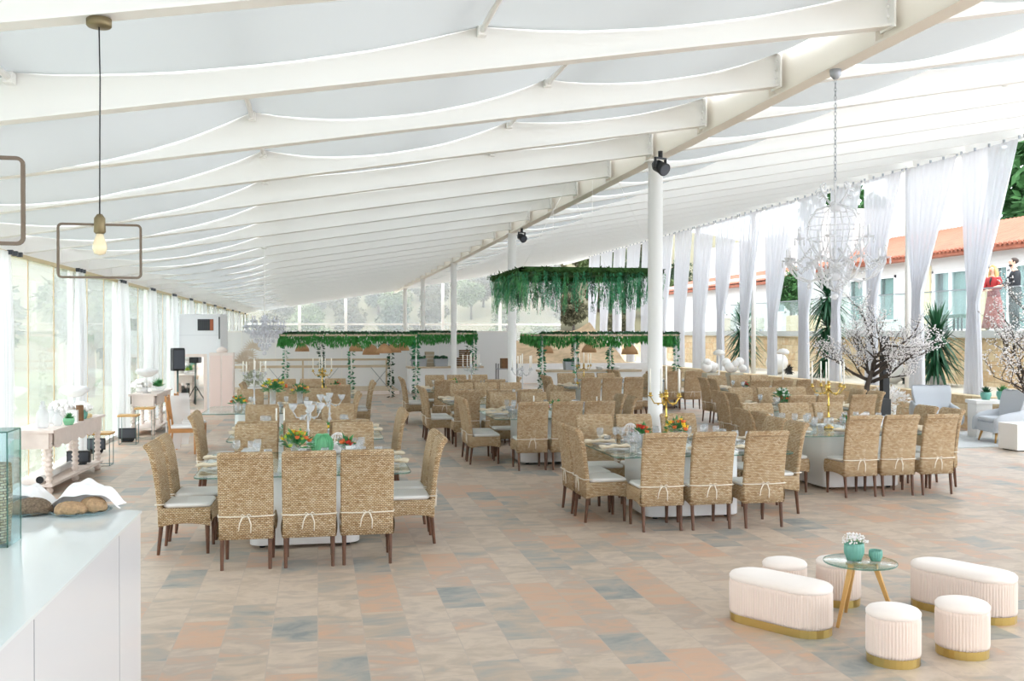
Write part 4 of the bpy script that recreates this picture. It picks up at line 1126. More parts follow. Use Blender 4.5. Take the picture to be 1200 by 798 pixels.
for k, (x, y) in enumerate(ends):
    m = MB()
    dens = 2 + int(1.5*sin(x*4.2+1+y)+rnd.random()*2)
    for j in range(max(1, dens)): spray(m, x+rnd.uniform(-.06,.06), y+rnd.uniform(-.06,.06), rnd.uniform(.32,.62), rnd)
    m.build('trailing_spray', (leaf_t, leaf_d, leaf_m)[k % 3 if rnd.random() < .6 else 0], t)
for x, y in ((-wx,-wy),(wx,-wy),(wx,wy),(-wx,wy),(0,-wy),(0,wy)):
    m = MB(); ex = x*(.35 if x else 1); m.tube([(x,y,.02),(ex, y, zb(4.1+ex)-3.02)], .0035, 4); m.build('wire', W, t)

# ------------------------------------------------------------------ vine pergolas and rattan shades
def vine_post(m, ml, x, y, h, seed):
    rnd = random.Random(seed); m.tube([(x,y,0),(x,y,h)], .025, 6)
    for k in range(int(h*80)):
        z = rnd.uniform(0,h); a = rnd.random()*6.28
        ml.leaf((x+.03*cos(a),y+.03*sin(a),z), (cos(a),sin(a),rnd.uniform(-.8,.5)), rnd.uniform(.08,.15), .08, Vector((rnd.random(),rnd.random(),1)))
def pergola(x0, x1, y0, y1, h, posts, lab, seed):
    t = thing('vine_pergola', lab, 'pergola', ((x0+x1)/2, y0, 0)); cx = (x0+x1)/2; rnd = random.Random(seed)
    m = MB()
    for y in (y0, y1): m.box(x0-cx, x1-cx, y-y0-.05, y-y0+.05, h-.05, h)
    for x in (x0, x1, (x0+x1)/2): m.box(x-cx-.05, x-cx+.05, 0, y1-y0, h-.05, h)
    m.build('beam', beigewood, t)
    m = MB()
    per = [((x0,y0),(x1,y0),1),((x0,y1),(x1,y1),.6),((x0,y0),(x0,y1),1),((x1,y0),(x1,y1),1)]
    for a, b, dn in per:
        L = math.hypot(b[0]-a[0], b[1]-a[1])
        for k in range(int(L*330*dn)):
            f = rnd.random(); x = a[0]+(b[0]-a[0])*f-cx+rnd.uniform(-.07,.07); y = a[1]+(b[1]-a[1])*f-y0+rnd.uniform(-.07,.07)
            hang = .30+.14*sin(x*5+y)*sin(x*1.7)
            z = h + .06 - rnd.random()**.8*hang
            m.leaf((x,y,z), (rnd.uniform(-.35,.35),rnd.uniform(-.35,.35),-1), .15, .035, Vector((rnd.uniform(-1,1),rnd.uniform(-1,1),0)))
    m.build('garland', leaf_b, t)
    m = MB()
    for k in range(int((x1-x0)*130)):
        x = rnd.uniform(x0,x1)-cx; m.leaf((x,rnd.uniform(-.08,.08),h+.02), (rnd.uniform(-1,1),rnd.uniform(-1,1),rnd.uniform(0,1)), .10, .06, Vector((0,1,.4)))
    m.build('ivy_top', leaf_d, t)
    for k, (x, y) in enumerate(posts):
        m, ml = MB(), MB(); vine_post(m, ml, x-cx, y-y0, h, seed*10+k); p = m.build('post', W, t); ml.build('vine', leaf_d if k % 2 else leaf_t, p)
    return t
pergola(-1.05, 2.9, 29.6, 32.6, 2.02, [(2.88,29.6),(2.3,32.0),(1.05,31.8),(.12,31.6),(-1.0,32.5)], 'white pergola with hanging green garland on the left in front of the back wall', 1)
pergola(3.05, 5.25, 33.3, 34.9, 2.06, [(5.2,33.3),(5.25,34.9),(3.3,34.8)], 'short vine pergola behind the third column, over the crates', 3)
pergola(6.45, 10.7, 28.6, 31.4, 2.02, [(6.5,28.6),(6.75,29.9),(7.5,28.6),(8.0,30.6),(8.75,29.2),(9.3,31),(10.65,28.6)], 'vine-wrapped pergola with green garland on the right, behind the hanging greenery', 2)
def make_shade():
    t = thing('rattan_pendant', None, 'pendant lamp')
    mb('tube', [(0,0,0),(0,0,-.22)], .006, 4).build('cord', black, t)
    m = MB(); m.lathe([(.02,-.2),(.10,-.24),(.19,-.36),(.215,-.46),(.205,-.46),(.17,-.36)], n=20, cap=False); m.build('shade', shade_r, t); return t
RS = Proto(make_shade)
for k, (x, y, s) in enumerate(((-.45,30.6,1.0),(1.15,30.6,1.0),(1.62,30.9,1.25),(1.95,29.75,1.1),(2.3,30.7,1.1),(2.62,31.3,1.0),(6.9,29.9,1.15),(8.2,29.6,1.1),(9.6,29.9,1.25))):
    RS.put((x, y, 1.97), 0, 'woven rattan lamp shade under the %s pergola, %s from its left end' % (('left' if k < 6 else 'right'), ORD[k if k < 6 else k-6]), 'rattan shades under the pergolas', s)

# stage platform and rails at the back wall
t = thing('low_stage', 'low white platform with beige edging along the back wall', 'platform', (-.45, 34.6, 0))
mb('box', -3.3, 3.1, -1.35, 1.35, 0, .16).build('deck', beigewood, t); mb('box', -3.32, 3.12, -1.37, -1.35, .02, .14).build('fascia', pinkwood, t)
t = thing('wooden_rail', 'pale wooden rail with crossed supports on the platform', 'railing', (-.5, 34.4, .161))
mb('box', -2.9, 3.0, -.04, .04, .72, .80).build('top_rail', beigewood, t)
for x in (-2.5,-.8,.9,2.6):
    m = MB(); m.tube([(x-.3,0,0),(x+.3,0,.72)], .012, 5); m.tube([(x+.3,0,0),(x-.3,0,.72)], .012, 5); m.build('crossed_support', metal_grey, t)
t = thing('wooden_rail', 'second pale rail close to the back wall', 'railing', (-.5, 35.5, .161))
mb('box', -2.9, 3.0, -.04, .04, .93, 1.0).build('top_rail', beigewood, t)
for x in (-2.8,0,2.9): mb('box', x-.03, x+.03, -.03, .03, 0, .93).build('post', beigewood, t)
t = thing('bread_box', 'dark open box on the platform at left', 'box', (-.45+.7, 33.9, .161)); m = MB(); m.box(-.3,.3,-.2,.2,0,.02); m.box(-.3,.3,.18,.2,0,.22); m.box(-.3,-.28,-.2,.2,0,.22); m.box(.28,.3,-.2,.2,0,.22); m.box(-.3,.3,-.2,.2,.2,.22); m.build('body', dark_wood, t)
# buffet tables with crates
def buffet(x, y, w, lab):
    t = thing('buffet_table', lab, 'table', (x, y, 0)); mb('box', -w/2, w/2, -.4, .4, .86, .92).build('tabletop', beigewood, t)
    mb('box', -w/2+.05, w/2-.05, -.36, .36, .10, .86).build('panel', WALLP, t)
    for sx in (-1,1):
        for sy in (-1,1): mb('box', sx*(w/2-.1)-.03, sx*(w/2-.1)+.03, sy*.32-.03, sy*.32+.03, 0, .10).build('leg', W, t)
buffet(4.3, 34.1, 2.6, 'buffet table behind the third column, under the short pergola')
buffet(8.3, 30.0, 3.2, 'buffet table under the right pergola')
def tub(x, y, w, lab, mat=metal_grey, fill=leaf_d):
    t = thing('metal_tub', lab, 'tub', (x, y, .92)); m = MB(); m.loft([[(a*.9,b*.9,0) for a,b in rrect(w,.3,.05)],[(a,b,.26) for a,b in rrect(w,.3,.05)],[(a*.95,b*.95,.26) for a,b in rrect(w,.3,.05)],[(a*.85,b*.85,.03) for a,b in rrect(w,.3,.05)]], False); m.build('tub_body', mat, t)
    m = MB(); rnd = random.Random(int(x*100))
    for k in range(24): m.ball((rnd.uniform(-w*.4,w*.4), rnd.uniform(-.1,.1), .27+rnd.random()*.06), .05, 6, 4)
    m.build('bottle_tops', fill, t)
tub(3.4, 34.0, .55, 'grey metal tub of bottles, left one on the left buffet'); tub(4.15, 33.95, .5, 'grey metal tub of bottles, right one on the left buffet')
tub(7.7, 29.85, .5, 'grey tub on the buffet under the right pergola')
for x, y, z, w, h, lab, mt in ((5.0,34.0,.921,.55,.30,'wooden crate on the right end of the left buffet',dark_wood),(4.98,34.05,1.224,.34,.26,'round brown basket on top of the wooden crate',dark_wood),(3.8,34.3,.921,.3,.5,'upright wooden crate behind the metal tubs',beigewood)):
    t = thing('wooden_crate', lab, 'crate', (x,y,z)); m = MB()
    for k in range(4): m.box(-w/2,w/2,-.16,-.145,h*k/4+.01,h*(k+1)/4-.01); m.box(-w/2,w/2,.145,.16,h*k/4+.01,h*(k+1)/4-.01); m.box(-w/2,-w/2+.015,-.16,.16,h*k/4+.01,h*(k+1)/4-.01); m.box(w/2-.015,w/2,-.16,.16,h*k/4+.01,h*(k+1)/4-.01)
    m.build('slats', mt, t); mb('box',-w/2+.01,w/2-.01,-.15,.15,0,.02).build('floor_board', mt, t)
def pot_stack(x, y, z, n, lab, mt=plate_m):
    o = mb('lathe', [(.05,0),(.10,.03),(.12,.10),(.10,.10)], n=12).build('serving_bowl', mt); o.location = (x,y,z); tag(o, lab, 'bowl', 'bowls on the buffets')
pot_stack(5.45,33.95,.92,1,'white bowl at the right end of the left buffet'); pot_stack(8.6,29.8,.92,1,'white bowl on the right buffet'); pot_stack(9.2,30.0,.92,1,'white bowl at the right end of the right buffet')
# service cart in the gap
t = thing('service_trolley', 'small metal service trolley in the gap right of the back wall', 'trolley', (6.45, 34.0, 0))
for z in (.35,.8): mb('box', -.35,.35,-.25,.25,z,z+.03).build('shelf', metal_grey, t)
for sx in (-1,1):
    for sy in (-1,1): mb('box', sx*.33-.015, sx*.33+.015, sy*.23-.015, sy*.23+.015, 0, 1.0).build('leg', black, t)
t = thing('cardboard_box', 'brown box on the metal service trolley', 'box', (6.45,34,.831)); mb('box',-.2,.2,-.15,.15,0,.35).build('carton', dark_wood, t); mb('box',-.2,.2,-.03,.03,.351,.354).build('tape', beigewood, t)
# sandy slope and white awning right of the back wall
def slope(u, v): return (6.2+7.4*u, 41+8*v, .2+ (1.9*u+.4)*v + .12*sin(u*23)*sin(v*11))
m = MB(); m.grid(slope, 40, 16); struct('sandy_bank', m, basic('sandy_bank', hexc(214,186,150), .95, noise=.3, nscale=3))

# ------------------------------------------------------------------ left side: consoles and what stands on them
def turned_leg(m, x, y, h):
    prof = [(.035,0),(.05,.03),(.05,.06),(.03,.08)]
    z = .10
    while z < h-.16:
        prof += [(.034,z),(.05,z+.02),(.05,z+.03),(.034,z+.05)]; z += .062
    prof += [(.034,h-.14),(.046,h-.12),(.046,h)]
    m.lathe(prof, x, y, 14)
def console(L, D, h, lab, loc, rz):
    t = thing('console_table', lab, 'console table', loc, rz)     # long side along x
    m = MB(); m.box(-L/2-.04, L/2+.04, -D/2-.03, D/2+.03, h-.035, h); m.build('tabletop', pinkwood, t)
    for s in (-1, 1):
        m = MB(); n = 44; sc = []
        for k in range(n+1):
            f = k/n; x = -L/2+.07+(L-.14)*f; b = abs(sin(f*PI*6)); mid = 1 if .42 < f < .58 else 0
            sc.append((x, h-.20-.05*b + .0*mid))
        y = s*D/2*.93
        for (xa, za), (xb, zb_) in zip(sc, sc[1:]):
            i = [m.vert(p) for p in ((xa,y,za),(xb,y,zb_),(xb,y,h-.035),(xa,y,h-.035),(xa,y+.02*s,za),(xb,y+.02*s,zb_),(xb,y+.02*s,h-.035),(xa,y+.02*s,h-.035))]
            for q in ((0,1,2,3),(7,6,5,4),(0,4,5,1)): m.face([i[j] for j in q])
        m.build('scalloped_apron', pinkwood, t)
        m = MB(); m.box(s*L/2-.02, s*L/2+.02, -D/2+.04, D/2-.04, h-.24, h-.035); m.build('end_apron', pinkwood, t)
    for x in (-L/2+.07, 0, L/2-.07):
        for y in (-D/2+.06, D/2-.06):
            m = MB(); turned_leg(m, x, y, h-.035); m.build('leg', pinkwood, t)
    m = MB(); m.box(-L/2, L/2, -D/2, D/2, .10, .135); m.build('shelf', pinkwood, t)
    return t
HC = .83
c1 = console(2.45, .52, HC, 'long whitewashed console table with turned legs, nearest on the left', (-3.53, 14.85, 0), PI/2-.05)
c2 = console(2.1, .5, HC, 'second whitewashed console table, farther along the left windows', (-3.46, 22.2, 0), PI/2)
def put(o, x, y, z, lab, rz=0): o.location = (x, y, z); o.rotation_euler[2] = rz; tag(o, lab); return o
def bowl_on_stand(h=.42, r=.19):
    t = thing('compote_bowl', None, 'bowl')
    mb('lathe', [(.08,0),(.085,.012),(.02,.03),(.014,h*.55),(.025,h*.6),(.012,h*.65)], n=16).build('stem', glassware, t)
    mb('lathe', [(.012,h*.64),(.10,h*.68),(r,h*.84),(r*1.03,h*.93),(r*.8,h),(.001,h*1.02)], n=24).build('white_bowl', plate_m, t); return t
put(bowl_on_stand(.46,.2), -3.50, 15.55, HC, 'white bowl on a glass stem at the far end of the nearest console table')
def jar(h, r, mat=glassware, lid=True):
    t = thing('glass_jar', None, 'jar')
    mb('lathe', [(r*.7,0),(r,.02),(r,h*.55),(r*.5,h*.7),(r*.45,h*.75)], n=16).build('jar_body', mat, t)
    if lid: mb('lathe', [(r*.55,h*.75),(r*.55,h*.82),(.02,h*.86),(.035,h*.93),(.001,h)], n=16).build('lid', mat, t)
    return t
put(jar(.36,.075,crystal), -3.53, 13.95, HC, 'tall stacked glass jar near the near end of the first console')
put(jar(.22,.06,crystal), -3.42, 14.25, HC, 'short glass jar with a lid right of the tall one')
put(jar(.24,.08,crystal), -3.6, 14.65, HC, 'round glass jar in the middle of the first console')
def white_mound(r, lab, cat='flower arrangement', pot=plate_m, ph=.12, seed=1, mat=white_fluff):
    t = thing('white_bouquet', lab, cat); rnd = random.Random(seed)
    mb('lathe', [(r*.5,0),(r*.62,ph*.5),(r*.6,ph),(r*.5,ph)], n=18).build('pot', pot, t); m = MB()
    for k in range(130):
        a = rnd.random()*6.28; e = rnd.uniform(0,1.5); rr = r*rnd.uniform(.8,1)
        m.ball((rr*cos(a)*cos(e), rr*sin(a)*cos(e), ph+rr*.7*sin(e)), r*.17, 6, 4)
    m.build('blooms', mat, t); return t
put(white_mound(.17, None, pot=plate_m, ph=.16, seed=3), -3.55, 15.0, HC, 'mound of white flowers behind the green pots on the first console')
put(white_mound(.15, None, pot=teal, ph=.13, seed=4), -3.36, 15.33, HC, 'white flowers in a green pot near the far end of the first console')
def succulent(r, h, mat, lab, seed, pot=blossom):
    t = thing('potted_succulent', lab, 'plant'); rnd = random.Random(seed)
    mb('lathe', [(r*.7,0),(r,h*.6),(r*.95,h),(r*.8,h)], n=16).build('pot', pot, t); m = MB()
    for k in range(60):
        a = rnd.random()*6.28; e = rnd.uniform(.3,1.5); d = Vector((cos(a)*cos(e), sin(a)*cos(e), sin(e)))
        m.leaf((0,0,h*.9), d, r*rnd.uniform(.9,1.4), r*.3, Vector((rnd.random(),rnd.random(),1)))
    m.build('leaves', mat, t); return t
put(succulent(.075,.09,leaf_m,None,1,paper_green), -3.30, 14.35, HC, 'small green ribbed pot with a succulent at the front of the first console')
for k, (y, lab) in enumerate(((15.45,'left'),(15.62,'right'))):
    o = mb('lathe', [(.001,0),(.06,.0),(.065,.03),(.05,.05),(.001,.055)], n=16).build('cheese', basic('pale_cheese', hexc(248,222,168), .6) if 'pale_cheese' not in MATS else MATS['pale_cheese']); o.location = (-3.33, y, HC); tag(o, 'small pale yellow round cheese, %s one at the far front corner of the first console' % lab, 'cheese', 'cheeses on the console')
put(mb('box', -.07,.07,-.05,.05,0,.17).build('white_card_box', plate_m), -3.34, 14.72, HC, 'small white box in front of the jars on the first console'); bpy.data.objects['white_card_box']['category'] = 'box'
put(mb('lathe', [(.05,0),(.055,.02),(.05,.22),(.045,.22)], n=14).build('brown_vase', dark_wood), -3.30, 14.98, HC, 'small brown vase beside the white flowers in a green pot'); bpy.data.objects['brown_vase']['category'] = 'vase'
# second console
put(bowl_on_stand(.50,.22), -3.45, 21.55, HC, 'white bowl on a stem on the second console table')
put(succulent(.16,.10,leaf_m,None,2,glassware), -3.35, 22.33, HC, 'wide green succulent bowl on the second console table')
put(succulent(.09,.12,limep,None,5,glassware), -3.4, 22.85, HC, 'small lime plant at the far end of the second console table')
put(white_mound(.2, None, ph=.12, seed=8), -3.6, 21.9, HC, 'white flower mound on the second console table')
# lower shelf rolls, wire stands, floor lights
t = thing('paper_roll', 'white tube lying on the shelf of the first console', 'tube', (-3.5, 14.5, .185), 0); m = MB(); m.tube([(0,-.8,0),(0,.8,0)], .045, 14); m.build('tube', plate_m, t)
m = MB(); m.tube([(0,-.82,0),(0,-.8,0)], .047, 14); m.build('end_cap', black, t)
def wire_stand(h, lab, x, y):
    t = thing('wire_stool', lab, 'stool', (x, y, 0)); mb('prism', rrect(.36,.36,.04), h-.03, h).build('wooden_top', oak, t)
    m = MB()
    for sx, sy in ((-1,-1),(1,-1),(1,1),(-1,1)): m.tube([(sx*.15,sy*.15,h-.03),(sx*.15,sy*.15,.01)], .006, 5)
    m.tube([(-.15,-.15,.01),(.15,-.15,.01),(.15,.15,.01),(-.15,.15,.01),(-.15,-.15,.01)], .006, 5); m.build('wire_frame', basic('grey_green_wire', hexc(108,130,128), .4) if 'grey_green_wire' not in MATS else MATS['grey_green_wire'], t)
wire_stand(.55, 'wire stool with a wooden top, left one before the second console', -3.45, 19.55); wire_stand(.62, 'taller wire stool with a wooden top, right one before the second console', -3.3, 20.4)
wire_stand(.52, 'wire stool at the far end of the first console table', -3.32, 16.5)
def floor_light(x, y, lab):
    t = thing('floor_spotlight', lab, 'spotlight', (x,y,0)); m = MB(); m.box(-.12,.12,-.005,.005,.02,.14); m.box(-.1,.1,-.09,.0,.0,.02); m.tube([(-.1,-.02,.0),(-.1,.02,.12)], .008, 4); m.tube([(.1,-.02,.0),(.1,.02,.12)], .008, 4); m.build('bracket', black, t)
    mb('box', -.16,.16,-.05,-.005,.06,.26).build('lamp_body', black, t)
    mb('box', -.14,.14,-.055,-.05,.08,.24).build('lens', dgrey, t)
floor_light(-3.55, 20.0, 'black floor spotlight under the wire stools'); floor_light(-3.75, 18.2, 'black floor spotlight by the wide white curtain')
t = thing('floor_spotlight', 'black floor spotlight on the shelf of the first console', 'spotlight', (-3.45, 15.6, .136)); mb('box', -.16,.16,-.05,.05,.03,.2).build('lamp_body', black, t); mb('box',-.14,.14,-.056,-.05,.05,.18).build('lens', dgrey, t); mb('box',-.1,.1,-.06,.06,0,.03).build('bracket', black, t)
# loudspeaker on pole
t = thing('speaker_stand', 'dark pole stand carrying the black loudspeaker on the left', 'speaker stand', (-3.15, 23.9, 0)); mb('tube', [(0,0,0),(0,0,1.2)], .022, 10).build('pole', basic('dark_teal_metal', hexc(60,92,90), .4), t)
for k in range(3):
    a = 2*PI*k/3+.4; mb('tube', [(0,0,.55),(.36*cos(a),.36*sin(a),.01)], .014, 6).build('leg', black, t)
t = thing('loudspeaker', 'black loudspeaker on a pole in front of the left windows', 'loudspeaker', (-3.15, 23.9, 1.201), .35); m = MB(); m.loft([ring(.26,-.14,.14,0), ring(.27,-.16,.14,.04), ring(.27,-.16,.14,.48), ring(.25,-.14,.13,.52)], False); m.build('cabinet', black, t)
m = MB(); m.box(-.115,.115,-.166,-.161,.05,.47); m.build('grille', dgrey, t)
# tall white unit
t = thing('air_conditioner', 'tall white air conditioning cabinet with a dark louvred vent', 'air conditioner', (-3.08, 28.6, 0), -.10)
m = MB(); m.prism(rrect(1.12,.95,.03), 0, 2.58, .01); m.build('cabinet', basic('white_unit', hexc(232,233,236), .5), t)
m = MB(); m.box(-.06,.36,-.485,-.475,2.13,2.44); v = m.build('vent', black, t)
m = MB()
for k in range(6): m.box(-.05,.25,-.492,-.485,2.15+.048*k,2.165+.048*k)
for k in range(7): m.box(-.05+.05*k,-.045+.05*k,-.492,-.485,2.14,2.43)
m.build('louvre', dgrey, v); mb('box', .27,.35,-.492,-.485,2.14,2.43).build('side_lamp', basic('rust_orange_plastic', hexc(168,92,52), .5), v)
m = MB(); m.box(-.55,.50,-.478,-.474,2.0,2.005); m.build('seam', metal_grey, t); mb('box',.50,.53,-.49,-.475,1.9,2.5).build('side_pipe', black, t)
# pink dresser mirror
t = thing('standing_mirror', 'tall pink framed mirror leaning before the white air conditioner', 'mirror', (-3.12, 26.9, 0), .05)
m = MB(); m.box(-.5,-.42,-.03,.03,0,1.52); m.box(.22,.30,-.03,.03,0,1.52); m.box(-.42,.22,-.03,.03,1.44,1.52); m.box(-.42,.22,-.03,.03,0,.08); m.box(-.5,.3,.0,.03,0,1.52); m.build('frame', pinkwood, t)
mb('box', -.42,.22,-.012,-.002,.08,1.44).build('mirror_glass', mirror_m, t)
t = thing('pink_cabinet', 'pale pink carved cabinet right of the tall mirror', 'cabinet', (-2.45, 27.0, 0)); mb('prism', rrect(.62,.34,.02), .06, 1.55, .01).build('body', pinkwood, t)
for s in (-1,1): mb('box', s*.15-.13, s*.15+.13, -.185,-.17,.12,1.48).build('door', basic('pale_pink_paint', hexc(238,216,208), .7) if 'pale_pink_paint' not in MATS else MATS['pale_pink_paint'], t)
m = MB(); m.lathe([(.12,0),(.16,.05),(.1,.12),(.001,.16)], n=14, z0=1.55); m.build('crown', pinkwood, t)
for sx in (-1,1): mb('box', sx*.26-.03, sx*.26+.03, -.13,-.07,0,.06).build('foot', pinkwood, t)
# dried palm fan + big white balls of drapery right of the unit
t = thing('dried_palm_display', 'beige dried palm fans standing right of the air conditioner', 'dried plant', (-1.95, 28.8, 0)); mb('lathe', [(.14,0),(.2,.25),(.12,.5)], n=14).build('vase', plate_m, t)
m = MB(); rnd = random.Random(5)
for c in range(7):
    b = Vector((rnd.uniform(-.1,.35), rnd.uniform(-.1,.1), rnd.uniform(1.0,1.8)))
    m.tube([(0,0,.45), tuple(b)], .008, 4)
    for k in range(13):
        a = -.3+PI*1.2*k/13; m.leaf(b, (cos(a), rnd.uniform(-.2,.2), sin(a)), .3, .035, Vector((0,1,0)))
m.build('fans', basic('dried_palm', hexc(214,198,176), .9), t)
t = thing('dried_palm_display', 'pale box hedge ball on a white urn near the mirror', 'plant', (-1.65, 27.4, 0)); mb('lathe', [(.13,0),(.09,.1),(.2,.55),(.22,.62)], n=16).build('urn', plate_m, t); t.name = 'urn_plant'
m = foliage(random.Random(3), 0,0,.85,.28,.28,.25,420,.09); m.build('foliage', basic('sage_leaf', hexc(186,190,166), .8), t)
# covered armchairs at the far left aisle
def soft_chair_mb(): pass
# cross-back wooden chairs with white drapes
def make_wood_chair():
    t = thing('wooden_chair', None, 'chair')
    for sx in (-1,1):
        m = MB(); m.loft([ring(.035,-.27,-.235,0),ring(.035,-.235,-.2,.45),ring(.03,-.30,-.27,1.0)], False); m.v = [(x+sx*.19,y,z) for x,y,z in m.v]; m.build('back_post', honeywood, t)
        m = MB(); m.loft([ring(.032,.18,.21,0),ring(.045,.17,.215,.43)], False); m.v = [(x+sx*.19,y,z) for x,y,z in m.v]; m.build('leg', honeywood, t)
    mb('box', -.21,.21,-.225,.215,.37,.44).build('seat_frame', honeywood, t)
    m = MB(); m.box(-.19,.19,-.30,-.275,.90,.98); m.box(-.19,.19,-.265,-.245,.58,.63)
    for x in (-.1,0,.1): m.tube([(x,-.25,.6),(x,-.285,.92)], .01, 5)
    m.build('slatted_back', honeywood, t)
    mb('prism', rrect(.43,.42,.05), .441, .49, .012, True).build('cushion', blossom, t)
    m = MB(); m.grid(lambda u, v: (-.235 + .012*sin(v*19), -.30+.2*u+.03*sin(v*3), .05+.93*v), 6, 14); m.grid(lambda u, v: (-.235+.47*u, -.315-.02*sin(u*9), .35+.62*v) if v < 2 and u < .3 else (-.235+.47*.3*u, -.315, .35+.62*v), 6, 8)
    m.build('white_drape', drape_m, t); return t
WC = Proto(make_wood_chair)
WC.put((-2.25, 17.9, 0), -PI/2, 'honey wood chair with white drape, nearer of the two by the left windows', 'wooden chairs by the second console')
WC.put((-2.2, 18.65, 0), -PI/2, 'honey wood chair with white drape, farther of the two by the left windows', 'wooden chairs by the second console')

# ------------------------------------------------------------------ right side: lounge chairs, table, plants
def armchair(lab, loc, rz):
    t = thing('wing_armchair', lab, 'armchair', loc, rz)          # faces +y
    m = MB(); m.prism(rrect(.68,.62,.12,6,0,.02), .20, .38, .03, True); m.build('seat_base', felt, t)
    m = MB(); m.prism(rrect(.56,.54,.1,6,0,.06), .38, .47, .03, True); m.build('seat_cushion', felt, t)
    m = MB(); rs = []
    for z, w, y, th in ((.22,.62,-.27,.14),(.45,.70,-.30,.15),(.62,.74,-.34,.14),(.80,.80,-.38,.13),(.92,.80,-.41,.11),(.955,.74,-.42,.05)):
        rg = []
        for px, q in rrect(w, th, .045, 4):
            f = (px/(w/2))**2; rg.append((px, y + q + .12*f*(1 if z > .3 else .4), z + (.02*f if z > .9 else 0)))
        rs.append(rg)
    m.loft(rs, True); m.build('backrest', felt, t)
    for s in (-1,1):
        m = MB(); rs = []
        for y, h, w in ((-.33,.66,.13),(-.15,.60,.15),(.05,.57,.17),(.22,.53,.17),(.32,.46,.14),(.345,.36,.06)):
            rs.append([(s*.37+a*w/2, y, .20+(h-.20)*(.5+b/2)) for a, b in [(cos(2*PI*k/16)*1.0, sin(2*PI*k/16)) for k in range(16)]])
        m.loft(rs, True); m.build('arm', felt, t)
    for sx in (-1,1):
        for sy in (-1,1):
            m = MB(); m.tube([(sx*.25,.02+sy*.2,.21),(sx*.29,.02+sy*.25,0)], [.026,.016], 8); m.build('leg', oak, t)
    return t
m = MB(); m.prism(rrect(2.6,2.6,.1), 0, .012); o = m.build('rug', rug_m); o.location = (12.4, 17.3, 0); tag(o, 'pale grey rug under the white side table and armchairs', 'rug')
armchair('pale grey wing armchair facing us before the stone ledge', (12.45, 18.35, .012), PI*.93)
armchair('pale grey wing armchair in profile at the right edge', (12.70, 16.72, .012), PI*.46)
t = thing('side_table', 'low white slab table between the two grey armchairs', 'side table', (13.2, 17.57, .012), -.2)
mb('prism', rrect(.95,.5,.02), .66, .73, .006).build('tabletop', W, t)
mb('box', -.44,-.13,-.2,.2,0,.66).build('leg', W, t); mb('box', .36,.44,-.2,.2,0,.66).build('leg', W, t)
put(succulent(.105,.15,leaf_d,None,11,teal), 13.05, 17.62, .742, 'teal pot with a succulent, left one on the white slab table')
put(succulent(.115,.17,leaf_m,None,12,teal), 13.36, 17.54, .742, 'teal pot with a spiky plant, right one on the white slab table')
put(succulent(.12,.2,redp,None,13,terra), 13.95, 17.3, .72, 'red-leaved potted plant behind the profile armchair'); 
t = thing('white_plinth', 'white box plinth at the lower right edge beside the armchair', 'plinth', (12.2, 15.55, 0)); mb('prism', rrect(.5,.5,.01), .02, .48, .004).build('body', W, t); mb('box',-.2,.2,-.2,.2,0,.02).build('base', dgrey, t)
def yucca(h, R, lab, loc, seed, heads=1, pot=True, n=120, Lf=.75):
    t = thing('yucca_plant', lab, 'plant', loc); rnd = random.Random(seed)
    if pot: mb('lathe', [(.16,0),(.2,.26),(.18,.26)], n=18).build('pot', blossom, t)
    m = MB(); m.tube([(0,0,.05),(.02,.01,h*.5),(0,0,h)], [.07,.055,.04], 8); m.build('trunk', bark, t)
    m = MB()
    for hd in range(heads):
        zc = h*(1-.36*hd); rr = R*(1-.05*hd)
        for k in range(n//heads):
            a = k*2.4; e = -1.15 + 2.55*(k/(n/heads)); L = rr*rnd.uniform(.75,1.1)
            d = Vector((cos(a)*cos(e), sin(a)*cos(e), sin(e))); p = Vector((.0,.0,zc-.12+.14*(k/(n/heads))))
            w = .07; side = d.cross(Vector((0,0,1))).normalized() if abs(d.z) < .98 else Vector((1,0,0))
            pts = []
            for f, ww in ((0,.5),(.3,1),(.65,.8),(1,.04)):
                q = p + d*L*f + Vector((0,0,-1))*L*.35*f*f*cos(e); pts.append((q+side*w*ww*.5, q-side*w*ww*.5))
            ids = [(m.vert(tuple(a_)), m.vert(tuple(b_))) for a_, b_ in pts]
            for (a0,b0),(a1,b1) in zip(ids, ids[1:]): m.face((a0,a1,b1,b0), True)
    m.build('leaves', leaf_d, t); return t
LZ = .70
yucca(1.35, 1.05, 'yucca palm behind the front-facing armchair on the stone ledge', (15.6, 23.0, LZ), 1, 2, True, 230)
yucca(2.5, 1.15, 'tallest yucca palm behind the big chandelier and blossom tree', (15.4, 28.2, LZ), 2, 3, True, 360)
yucca(1.55, 1.1, 'yucca palm on the stone ledge left of the tallest one', (15.5, 34.6, LZ), 3, 2, True, 230)
yucca(2.0, 1.0, 'yucca palm cut by the right edge of the photo', (15.3, 18.2, LZ), 4, 2, True, 110)
yucca(.9, .6, 'small dark palm on the terrace edge by the curtains', (18.2, 41.0, 2.13), 5, 1, True, 60)
